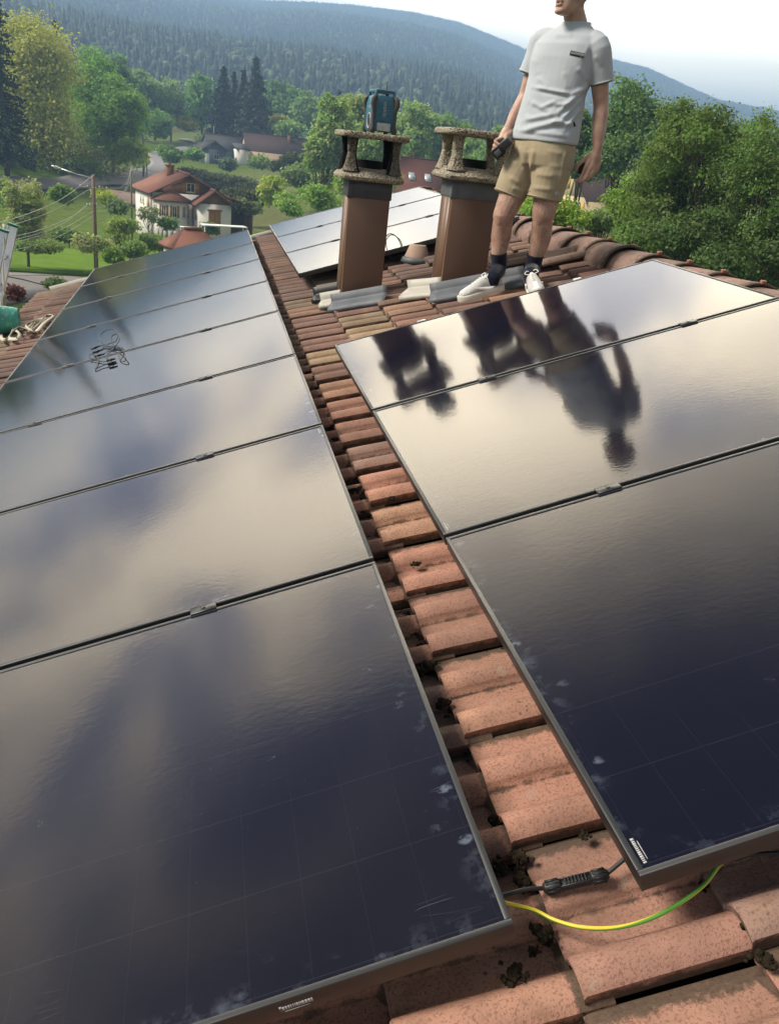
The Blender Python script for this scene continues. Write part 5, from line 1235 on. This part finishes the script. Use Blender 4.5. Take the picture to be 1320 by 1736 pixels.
# joints
hipR, kneeR, calfR, ankR, heelR = J(893, 272, .05), J(853, 366, .02), J(849, 400, .05), J(843, 440, .05), J(846, 468, .05)
hipL, kneeL, calfL, ankL, heelL = J(938, 278, -.06), J(920, 366, -.07), J(916, 402, -.04), J(905, 443, -.03), J(899, 470, -.03)
shR, elR, wrR = J(919, 66, .13), J(891, 160, .16), J(861, 217, .12)
shL, elL, wrL = J(1012, 76, -.12), J(1018, 178, -.12), J(1012, 252, -.16)
def body():
    m = MB()
    for h_, k_, c_, a_, e_, rr in ((hipR, kneeR, calfR, ankR, heelR, 1.0), (hipL, kneeL, calfL, ankL, heelL, 1.04)):
        mid = h_ * .55 + k_ * .45
        limb(m, [h_, mid, k_ * .88 + h_ * .12, k_, k_ * .8 + c_ * .2, c_, c_ * .45 + a_ * .55, a_, e_ + [0, 0, .02]], [q * rr for q in (.088, .080, .066, .061, .057, .0595, .048, .036, .036)], 18)
        kn = k_ + Fd * .022; limb(m, [kn + [0, 0, .03], kn, kn - [0, 0, .03]], [.036, .043, .036], 12)
    m.loft([ringe(loc_, rx, ry) for loc_, rx, ry in ((J(915, 285), .13, .10), (J(917, 265), .165, .115), (J(924, 238), .150, .105), (J(938, 180), .145, .10), (J(951, 130), .158, .108), (J(958, 92), .165, .105), (J(968, 66), .150, .085), (J(973, 54), .085, .065))])
    nk = [J(976, 62, .01), J(977, 44, 0), J(972, 22, -.015), J(972, 4, -.02)]
    limb(m, nk, [.066, .058, .056, .054], 16)
    for s_, e_, w_, r in ((shR, elR, wrR, (.052, .046, .038, .036, .035, .024)), (shL, elL, wrL, (.055, .050, .041, .042, .038, .026))):
        limb(m, [s_, s_ * .5 + e_ * .5, e_, e_ * .72 + w_ * .28, e_ * .4 + w_ * .6, w_], r, 16)
    # head: jaw and skull as rings along the head's own axis
    hc = J(972, -12, -.03); hf = np.array([-.90, -.42, .0]); hf /= np.linalg.norm(hf); hs = np.array([-hf[1], hf[0], 0]); hz = Zd * .99 + hf * .06; hz /= np.linalg.norm(hz)
    def H(f, s, z): return hc + hf * f + hs * s + hz * z
    rings = []
    for z, f0, f1, hw in ((-.112, .045, .088, .020), (-.106, .025, .098, .034), (-.092, -.005, .101, .048), (-.072, -.030, .099, .058), (-.05, -.055, .097, .064), (-.02, -.078, .095, .070), (.01, -.088, .093, .073), (.045, -.092, .088, .075), (.075, -.085, .080, .072), (.10, -.066, .060, .058), (.118, -.030, .025, .030)):
        rings.append(ringe(hc + hz * z + hf * (f0 + f1) / 2, hw, (f1 - f0) / 2, hs, hf, 24, 2.25))
    m.loft(rings)
    limb(m, [H(.092, 0, .035), H(.106, 0, .008), H(.118, 0, -.018), H(.104, 0, -.026)], [.009, .011, .014, .010], 10)     # nose
    for s in (-1, 1):
        limb(m, [H(.100, s * .020, -.052), H(.106, 0, -.049)], [.0055, .0075], 8); limb(m, [H(.098, s * .018, -.066), H(.103, 0, -.070)], [.006, .0085], 8)   # lips, slightly apart
        limb(m, [H(-.012, s * .076, .030), H(-.024, s * .085, .022), H(-.022, s * .084, -.004), H(-.008, s * .075, -.022)], [.008, .011, .010, .007], 8)          # ears
        limb(m, [H(.082, s * .012, .046), H(.086, s * .034, .050), H(.074, s * .052, .044)], [.008, .009, .007], 8)                                              # brow
    limb(m, [H(.093, .016, -.098), H(.100, 0, -.099), H(.093, -.016, -.098)], [.013, .016, .013], 10)                      # chin
    # hands
    def hand(w_, kn, tips, side, thumb, pr=.021):
        """w_ wrist, kn four knuckles, tips per-finger joints"""
        c = np.mean(kn, 0)
        for q in kn: limb(m, [w_, w_ * .5 + q * .5, q], [.022, .019, .0125], 10)
        limb(m, [w_, w_ * .55 + c * .45, c], [.026, .027, .017], 12)
        for q, ch in zip(kn, tips): limb(m, [q] + list(ch), [.0115, .0105, .0095, .008][:len(ch) + 1], 10)
        limb(m, thumb, [.017, .013, .011, .0095], 10)
    # left hand hangs, fingers curled in
    e1 = np.array([.976, -.193, .10]); dn = np.array([-.10, .03, -.99]); inn = np.array([-.75, .55, 0.0])
    kn = [wrL + dn * .098 + e1 * t + np.array([0, -.012 * (1 - abs(t) * 20), 0]) for t in (-.038, -.014, .010, .031)]; kn = [q + dn * z for q, z in zip(kn, (.006, .008, 0, -.014))]
    tips = []
    for q, l, cu in zip(kn, (.082, .088, .080, .064), (.55, .62, .70, .75)):
        a = q + dn * l * .48 + inn * l * .12 * cu; b = a + dn * l * .26 + inn * l * .30 * cu; c = b + dn * l * .10 + inn * l * .34 * cu; tips.append((a, b, c))
    th = [wrL + dn * .028 - e1 * .020, wrL + dn * .060 - e1 * .046 + inn * .012, wrL + dn * .092 - e1 * .052 + inn * .03, wrL + dn * .118 - e1 * .044 + inn * .045]
    hand(wrL, kn, tips, e1, th)
    # right hand closed round the black tool
    ob = J(852, 251, .07); kn = [wrR * .0 + J(x, y, d) for x, y, d in ((851, 233, .03), (846, 240, .055), (843, 247, .08), (843, 254, .10))]
    tips = []
    for q, (x, y) in zip(kn, ((842, 240), (840, 248), (839, 255), (842, 262))):
        a = J(x, y, .0); b = J(x + 6, y + 6, -.045); c = J(x + 13, y + 6, -.035); tips.append((q * .4 + a * .6 + [0, .03, 0], a + np.array([0, .03, 0]), J(x + 5, y + 6, .005)))
    th = [wrR + np.array([.01, -.02, -.02]), J(857, 232, .02), J(861, 240, -.005), J(862, 247, -.005)]
    hand(wrR, kn, tips, e1, th)
    mm = MB(); mm.V = [loc3(np.vstack(m.V))]; mm.F = m.F; mm.M = m.M
    o = fuse(mm, 'body', skin_mat(), man, .0042, 3, .5)
    v, n = get_co(o); hz_ = v[:, 2]
    hair = np.clip((.46 - np.abs(hz_ - .30)) / .3, 0, 1) * (hz_ > .12) * (hz_ < .60) * .55
    chin = (hz_ > 1.36) & (hz_ < 1.50) * 1; jw = loc3(hc - hz * .085 + hf * .05); hair = np.maximum(hair, np.clip(1 - np.linalg.norm((v - jw) * [1, 1, 1.4], axis=1) / .085, 0, 1) * .55)
    a = o.data.attributes.new('hair', 'FLOAT', 'POINT'); a.data.foreach_set('value', hair.astype(np.float32))
    # hair, eyes, mouth
    hm = MB(); an = np.linspace(0, 2 * np.pi, 24, endpoint=False); rg = []
    for z, f0, f1, hw in ((-.02, -.090, -.02, .070), (.02, -.098, .0, .079), (.055, -.102, .075, .082), (.085, -.095, .095, .079), (.112, -.075, .078, .064), (.132, -.035, .035, .034)):
        rg.append(ringe(loc3(hc + hz * z + hf * (f0 + f1) / 2), hw, (f1 - f0) / 2, hs, hf, 24, 2.2))
    hm.loft(rg); ho = fuse(hm, 'hair', plain('hair_brown', (.045, .028, .018), .7, .3, 0, .3, 60, .8, .004, 200), man, .006, 2)
    for s in (-1, 1):
        e = MB(); iv, if_ = ico(2); e.add(iv * .0115 + loc3(H(.079, s * .032, .026)), if_); e.build('eye', plain('eye_white', (.7, .68, .65), .15, .6) if s < 0 else bpy.data.materials['eye_white'], man, True)
    mo = MB(); mo.add(ico(2)[0] * [.010, .010, .006] + loc3(H(.101, 0, -.0595)), ico(2)[1]); mo.build('mouth', plain('mouth_dark', (.06, .02, .02), .5, .4), man, True)
body()
def gauss_line(P, A, B, w):                      # soft ridge along a segment of the front, in photo pixels
    A = np.array(A, float); B = np.array(B, float); d = B - A; t = np.clip(((P - A) @ d) / (d @ d), 0, 1)
    return np.exp(-np.sum((P - A - t[:, None] * d) ** 2, 1) / (2 * w * w)) * np.clip(np.minimum(t, 1 - t) * 5, .25, 1)
def shirt():
    m = MB()
    rows = [(J(922, 241), .188, .128), (J(923, 236), .192, .131), (J(926, 222), .190, .130), (J(932, 195), .180, .126), (J(940, 162), .172, .122), (J(949, 132), .178, .122), (J(956, 100), .183, .120), (J(963, 78), .186, .113), (J(969, 64), .172, .098), (J(972, 56), .140, .086), (J(974, 50), .110, .078), (J(976, 43), .082, .075), (J(977, 38), .070, .068)]
    rows[0:0] = [(J(922, 240.5), .10, .07)]
    m.loft([ringe(c, rx, ry, Sd, Fd, 36, 2.35) for c, rx, ry in rows])
    limb(m, [J(942, 70, .05), shR + np.array([0, 0, -.012]), shR * .55 + J(897, 127, .155) * .45, J(897, 126, .155)], [.060, .064, .062, .061], 20, False)
    limb(m, [J(990, 72, -.04), shL + np.array([0, 0, -.008]), shL * .5 + J(1019, 141, -.12) * .5, J(1019, 141, -.12)], [.064, .068, .067, .065], 20, False)
    mm = MB(); mm.V = [loc3(np.vstack(m.V))]; mm.F = m.F; mm.M = m.M
    o = fuse(mm, 'tshirt', cloth_mat('shirt_grey', (.425, .455, .485), 500, .035), man, .0048, 7, .5)
    v, n = get_co(o); P = pix(v + O); facing = np.clip(-(n @ np.array([-.34, .93, 0.0])) * -1 * -1 + .35, 0, 1)
    d = np.zeros(len(v))
    for A, B, w, a in (((998, 142), (945, 192), 3.2, .012), (((945, 192)), (885, 205), 3.0, .008), ((985, 165), (950, 205), 3.0, .010), ((952, 205), (884, 222), 3.2, .009), ((903, 148), (968, 160), 2.6, .010), ((968, 160), (985, 150), 2.5, .006),
                       ((898, 172), (930, 190), 3.2, .007), ((985, 180), (955, 222), 3.0, .009), ((890, 190), (905, 228), 3.5, .006), ((930, 205), (974, 212), 3.2, .009), ((908, 128), (930, 152), 4, .004), ((955, 118), (962, 154), 4.0, .004), ((975, 112), (998, 140), 3.5, .006),
                       ((935, 60), (975, 58), 3.5, .004), ((1000, 75), (985, 105), 4, .004), ((1006, 92), (1022, 112), 4, .003), ((874, 220), (970, 232), 3.0, .005), ((905, 95), (912, 130), 4.5, .004), ((945, 170), (915, 183), 2.6, .006), ((965, 176), (935, 178), 2.6, .006)):
        d += a * gauss_line(P, A, B, w) - a * .55 * gauss_line(P, (A[0] + 3, A[1] + w * 2), (B[0] + 3, B[1] + w * 2), w)
    low = np.sin(v[:, 2] * 31 + v[:, 0] * 17) * np.sin(v[:, 0] * 26 - v[:, 1] * 21 + 1) * .0018
    v2 = v + n * (d + low)[:, None]; set_co(o, v2)
    # neckband, hem stitch lines and sleeve hems
    c = MB(); rr = ringe(loc3(J(977, 41)), .070, .067, Sd, Fd * .97 + Zd * -.20, 28, 2.1); c.tube(np.vstack([rr, rr[:2]]), .0078, 8, False); c.build('neckband', cloth_mat('rib_grey', (.44, .455, .46), 700), man, True)
    for ctr, ax, r_ in ((J(897, 126, .155), shR - J(897, 126, .155), .0615), (J(1019, 141, -.12), shL - J(1019, 141, -.12), .0655)):
        ax = ax / np.linalg.norm(ax); a = np.cross(ax, Fd); a /= np.linalg.norm(a); b = np.cross(ax, a); c = MB(); q = ringe(loc3(ctr + ax * .006), r_ * .985, r_ * .985, a, b, 24, 2.0); c.tube(np.vstack([q, q[:2]]), .0042, 6, False); c.build('sleeve_hem', bpy.data.materials['rib_grey'], man, True)
        c = MB(); q = ringe(loc3(ctr - ax * .0035), r_ * .9, r_ * .9, a, b, 24, 2.0); c.loft([q, q + ax * .004]); c.build('sleeve_shade_disc', plain('sleeve_shade', (.13, .135, .14), .95, .05) if 'sleeve_shade' not in bpy.data.materials else bpy.data.materials['sleeve_shade'], man)  # dark disc closes the sleeve; the shade inside is put into its colour
    # small dark chest badge with pale lettering, and the side tab
    o.data.update(); bpy.context.view_layer.update()
    def cast(px, py):
        dg = bpy.context.evaluated_depsgraph_get(); r_ = ray(px, py); r_ = r_ / np.linalg.norm(r_)
        mi = o.matrix_world.inverted(); s0 = Vector(CW) ; ok, hitp, nn, _ = o.ray_cast(mi @ s0, (mi.to_3x3() @ Vector(r_)).normalized()); return np.array(hitp), np.array(nn), ok
    p0, n0, ok0 = cast(966, 89.5); p1, n1_, ok1 = cast(990, 94.5); pc, ncn, okc = cast(978, 92)
    if ok0 and ok1 and okc:
        a = p1 - p0; ln = np.linalg.norm(a); a /= ln; nn = (n0 + n1_ + ncn); nn -= a * (nn @ a); nn /= np.linalg.norm(nn); b = np.cross(nn, a)
        K_ = 9; top, bot = [], []
        g = MB(); cols = []
        for t in np.linspace(0, 1, K_):
            q, qn, _ = cast(966 + 24 * t, 89.5 + 5 * t); cols.append((q + qn * .0022 + b * .0115, q + qn * .0022 - b * .0115, q + qn * .0008 + b * .0115, q + qn * .0008 - b * .0115))
        V = np.array(cols).reshape(-1, 3); F = []
        for i in range(K_ - 1):
            s, e = 4 * i, 4 * (i + 1); F += [[s, s + 1, e + 1, e], [s + 2, e + 2, e + 3, s + 3], [s, e, e + 2, s + 2], [s + 1, s + 3, e + 3, e + 1]]
        mesh('chest_badge', V, F, plain('badge_dark', (.055, .065, .075), .8, .1), man)
        c = bpy.data.curves.new('badge', 'FONT'); c.body = 'NAPAPIJRI'; c.size = .0185; c.extrude = .0003; c.align_x = 'CENTER'; c.align_y = 'CENTER'
        tm = text_mesh(c, 'badge_lettering', cloth_mat('badge_pale', (.36, .38, .39))); tm.parent = man; W_ = Matrix.Identity(4)
        for i in range(3): W_[i][0] = a[i]; W_[i][1] = b[i]; W_[i][2] = nn[i]; W_[i][3] = (pc + nn * .0062)[i]
        tm.matrix_local = W_
    q, qn, ok = cast(972, 210)
    if ok: g = MB(); g.box(q + qn * .003, (.010, .006, .030), np.column_stack([Sd, Fd, Zd]) @ np.array(Matrix.Rotation(R(-35), 3, 'Y'))); bevel(g.build('side_tab', plain('tab_dark', (.03, .03, .035), .8, .1), man), .001)
shirt()
def shorts():
    m = MB()
    m.loft([ringe(c, rx, ry, Sd, Fd, 32, 2.3) for c, rx, ry in ((J(914, 290), .165, .105), (J(915, 280), .192, .128), (J(918, 262), .190, .132), (J(922, 246), .180, .128), (J(924, 234), .168, .118))])
    limb(m, [J(892, 266, .05), J(882, 290, .05), J(871, 312, .05), J(863, 332, .05)], [.100, .108, .100, .094], 24, False, (1.0, .98))
    limb(m, [J(938, 268, -.06), J(932, 295, -.06), J(926, 318, -.06), J(921.5, 338, -.06)], [.105, .116, .108, .101], 24, False, (1.0, .98))
    mm = MB(); mm.V = [loc3(np.vstack(m.V))]; mm.F = m.F; mm.M = m.M
    o = fuse(mm, 'shorts', cloth_mat('shorts_beige', (.345, .282, .185), 380, .05), man, .0048, 6, .5)
    v, n = get_co(o); P = pix(v + O); d = np.zeros(len(v))
    for A, B, w, a in (((893, 255), (896, 325), 2.6, -.012), ((880, 245), (888, 285), 3, .006), ((905, 250), (898, 290), 3.0, .007), ((862, 300), (882, 312), 3, .006), ((905, 295), (940, 300), 3, .005), ((900, 318), (938, 322), 3.0, .006), ((860, 270), (880, 280), 3, .004), ((925, 255), (955, 262), 3, .004), ((865, 318), (890, 326), 2.6, .005), ((930, 280), (950, 284), 3, .004), ((960, 250), (945, 320), 2.0, .005), ((966, 250), (951, 320), 1.6, -.003)):
        d += a * gauss_line(P, A, B, w)
    set_co(o, v + n * (d + np.sin(v[:, 2] * 37 + v[:, 0] * 22) * np.sin(v[:, 1] * 30 + v[:, 0] * 13) * .0015)[:, None])
    for ctr, up, r_ in ((J(863.5, 330, .05), J(871, 312, .05), .0955), (J(922, 335, -.06), J(926, 318, -.06), .1025)):
        ax = up - ctr; ax /= np.linalg.norm(ax); a = np.cross(ax, Fd); a /= np.linalg.norm(a); b = np.cross(ax, a)
        for off in (.0, .022):
            c = MB(); q = ringe(loc3(ctr + ax * off), r_ * .985, r_ * .97, a, b, 30, 2.0); c.tube(np.vstack([q, q[:2]]), .0038 if off == 0 else .0022, 6, False); c.build('leg_hem', bpy.data.materials['shorts_beige'], man, True)
    o.data.update(); bpy.context.view_layer.update(); mi = o.matrix_world.inverted(); r_ = ray(943, 328); ok, hp, nn, _ = o.ray_cast(mi @ Vector(CW), (mi.to_3x3() @ Vector(r_ / np.linalg.norm(r_))).normalized())
    if ok:
        hp, nn = np.array(hp), np.array(nn); a = np.cross(Zd, nn); a /= np.linalg.norm(a); b = np.cross(nn, a); g = MB()
        for s_, dx in ((1.0, 0),):
            for k0, k1 in ((0, .62),):
                an = np.linspace(0, 2 * np.pi, 5)[:4]; oq = lambda r, h: np.array([hp + nn * (.003 + h) + (a * 1.25 * math.cos(t) + b * math.sin(t)) * r for t in an]); g.loft([oq(.0145, 0), oq(.0145, .001), oq(.0075, .001), oq(.0075, 0)], False); g.loft([oq(.005, 0), oq(.005, .001)])
        g.build('leg_emblem', M['print_white'], man)
shorts()
def socks_shoes():
    navy = cloth_mat('sock_navy', (.008, .009, .020), 600); g1 = plain('shoe_grey', (.46, .455, .43), .6, .25, 0, .12, 40, .2, .001, 200); wht = plain('shoe_white', (.74, .73, .70), .55, .3, 0, .1, 30); sole_m = plain('shoe_sole', (.60, .57, .50), .6, .3, 0, .15, 30)
    nR = MR @ np.array([0, 0, 1.0])
    for (heelpx, toepx, a_, e_, yaw) in (((851, 491), (805, 500), ankR, heelR, 0), ((901, 488), None, ankL, heelL, 1)):
        hp = MR @ on_roof(heelpx[0], heelpx[1], CREST + .006)
        if toepx: tp = MR @ on_roof(toepx[0], toepx[1], CREST + .006); d = tp - hp; d /= np.linalg.norm(d); d = d * .80 + np.array([-.28, -.55, -.05]) * .55
        else: d = np.array([-.22, -.97, 0])
        d -= nR * (d @ nR); d /= np.linalg.norm(d); s = np.cross(nR, d); b0 = hp - d * .0
        A = lambda f, l, h: loc3(b0 + d * f + s * l + nR * h)
        m = MB(); limb(m, [loc3(a_ + [0, 0, .038]), loc3(a_ * .5 + e_ * .5), A(.045, 0, .085), A(.06, 0, .05)], [.0505, .0465, .0455, .042], 18, False); fuse(m, 'sock', navy, man, .004, 2)
        LEN = .272
        def prof(f):                             # half width, height of the upper at fraction f
            return np.interp(f, [0, .06, .2, .4, .6, .8, .93, 1.0], [.022, .033, .036, .036, .043, .046, .036, .012]), np.interp(f, [0, .05, .2, .32, .45, .6, .8, .93, 1.0], [.070, .108, .098, .104, .102, .086, .068, .057, .036])
        fs = [0, .03, .1, .2, .3, .4, .5, .6, .7, .8, .88, .94, .98, 1.0]
        m = MB(); rg = []
        for f in fs:
            w_, h_ = prof(f); an = np.linspace(0, 2 * np.pi, 20, endpoint=False); ca, sa = np.cos(an), np.sin(an); hh = (h_ - .018)
            rg.append(np.array([A(f * LEN, w_ * np.sign(c) * abs(c) ** .75 * (1 - .22 * max(0, q)), .020 + hh * .5 + hh * .5 * np.sign(q) * abs(q) ** .8) for c, q in zip(ca, sa)]))
        m.loft(rg); shoe = fuse(m, 'shoe', g1, man, .004, 2)
        m = MB(); rg = []
        an = np.linspace(0, 2 * np.pi, 40, endpoint=False); ol = []
        for t in an:
            f = .5 - .5 * math.cos(t); w_ = prof(f)[0] + .006; ol.append((f * (LEN + .012) - .006, w_ * (1 if t < np.pi else -1)))
        P0 = np.array(ol); m.loft([np.array([A(x, y * .96, 0) for x, y in P0]), np.array([A(x, y, .004) for x, y in P0]), np.array([A(x, y, .028) for x, y in P0]), np.array([A(x, y * .95, .034) for x, y in P0])]); m.build('shoe_sole', sole_m, shoe, True); bevel(shoe.children[-1] if shoe.children else shoe, .002)
        # white toe box and panels, laces, side stripe
        m = MB()
        for f0, f1 in ((.70, .98),):
            rg = []
            for f in np.linspace(f0, f1, 6):
                w_, h_ = prof(f); an = np.linspace(R(20), R(160), 10); rg.append(np.array([A(f * LEN, (w_ * .9) * math.cos(q) * 1.0, .020 + (h_ - .017) * (.35 + .65 * math.sin(q))) for q in an]))
            V = np.vstack(rg); m.add(V, [[a * 10 + i, a * 10 + i + 1, (a + 1) * 10 + i + 1, (a + 1) * 10 + i] for a in range(5) for i in range(9)])
        to = m.build('toe_box', wht, shoe, True); sm = to.modifiers.new('t', 'SOLIDIFY'); sm.thickness = .003
        m = MB()
        for i, f in enumerate(np.linspace(.34, .64, 6)):
            w_, h_ = prof(f); m.tube(spline([A(f * LEN - .006, w_ * .55, h_ * .88), A(f * LEN, 0, h_ + .004), A(f * LEN + .006, -w_ * .55, h_ * .88)], 5), .0032, 6); m.tube(spline([A(f * LEN + .008, w_ * .55, h_ * .86), A(f * LEN, 0, h_ + .005), A(f * LEN - .008, -w_ * .55, h_ * .86)], 5), .0028, 6)
        for sgn in (-1, 1): m.tube(spline([A(.32 * LEN, 0, .102), A(.30 * LEN, sgn * .022, .118), A(.36 * LEN, sgn * .038, .108), A(.38 * LEN, sgn * .012, .100)], 5), .0026, 6)
        m.build('lace', wht, shoe, True)
        for sgn in (-1, 1):
            pts = [(.16, .058, .004), (.26, .036, .011), (.36, .036, .014), (.50, .048, .009), (.64, .062, .003)]; T = spline(np.array(pts), 5); up, dn_ = [], []
            for f, h, t in T:
                w_, hh = prof(f); q = .5 * (h - .02) / max(.01, hh - .018); k_ = w_ * (1 - .10 * q) + .0035; up.append(A(f * LEN, sgn * k_, h + t)); dn_.append(A(f * LEN, sgn * (k_ + .001), h - t))
            V = np.vstack([up, dn_]); n_ = len(up); st = mesh('side_stripe', V, [[i, i + 1, n_ + i + 1, n_ + i] for i in range(n_ - 1)], wht, shoe, True); q = st.modifiers.new('t', 'SOLIDIFY'); q.thickness = .003; q.offset = 0
socks_shoes()
def tool():
    c = J(851, 251, .01); root = empty('black_tool', c, 'small black two part tool gripped in the right hand of the man', 'tool')
    a = np.array([.55, -.45, .70]); a /= np.linalg.norm(a); b = np.cross(a, [0.3, .9, .2]); b /= np.linalg.norm(b); e = np.cross(a, b); rot = np.column_stack([a, b, e])
    m = MB(); m.box(-a * .028, (.060, .062, .058), rot); bevel(m.build('lower_body', M['black_plastic'], root), .006)
    m = MB(); m.box(a * .034 + b * .006, (.058, .048, .050), rot); bevel(m.build('upper_body', plain('tool_grey', (.05, .052, .056), .4, .4), root), .005)
    m = MB(); m.box(a * .004, (.012, .040, .040), rot); m.build('joint', M['rubber'], root)
    m = MB(); m.box(-a * .028 + e * .030, (.035, .03, .004), rot); bevel(m.build('plate', M['lead'], root), .001)
    c = wrL + np.array([-.02, .02, -.10]); root = empty('dark_block', c, 'dark small object half hidden in the curled left hand of the man', 'tool')
    m = MB(); m.box((-.026, .022, .0), (.040, .030, .075), np.column_stack([Sd, Fd, Zd])); bevel(m.build('case', M['black_plastic'], root), .006)  # plain dark box in the curled left palm
tool()

# ------------------------------------------------------------------ haze
def haze():
    m = MB(); m.bb((-3920, -3920, -24), (3920, 3920, 305)); o = m.build('haze', None)
    t = bpy.data.materials.new('valley_haze'); t.use_nodes = True; n = t.node_tree.nodes; l = t.node_tree.links
    for q in list(n):
        if q.type != 'OUTPUT_MATERIAL': n.remove(q)
    v = n.new('ShaderNodeVolumePrincipled'); v.inputs['Color'].default_value = (0.36, 0.60, 0.98, 1); v.inputs['Density'].default_value = HAZE; v.inputs['Anisotropy'].default_value = 0.2
    l.new(v.outputs[0], [q for q in n if q.type == 'OUTPUT_MATERIAL'][0].inputs['Volume']); o.data.materials.append(t); tag(o, kind='stuff')
HAZE = 0.00080
haze()
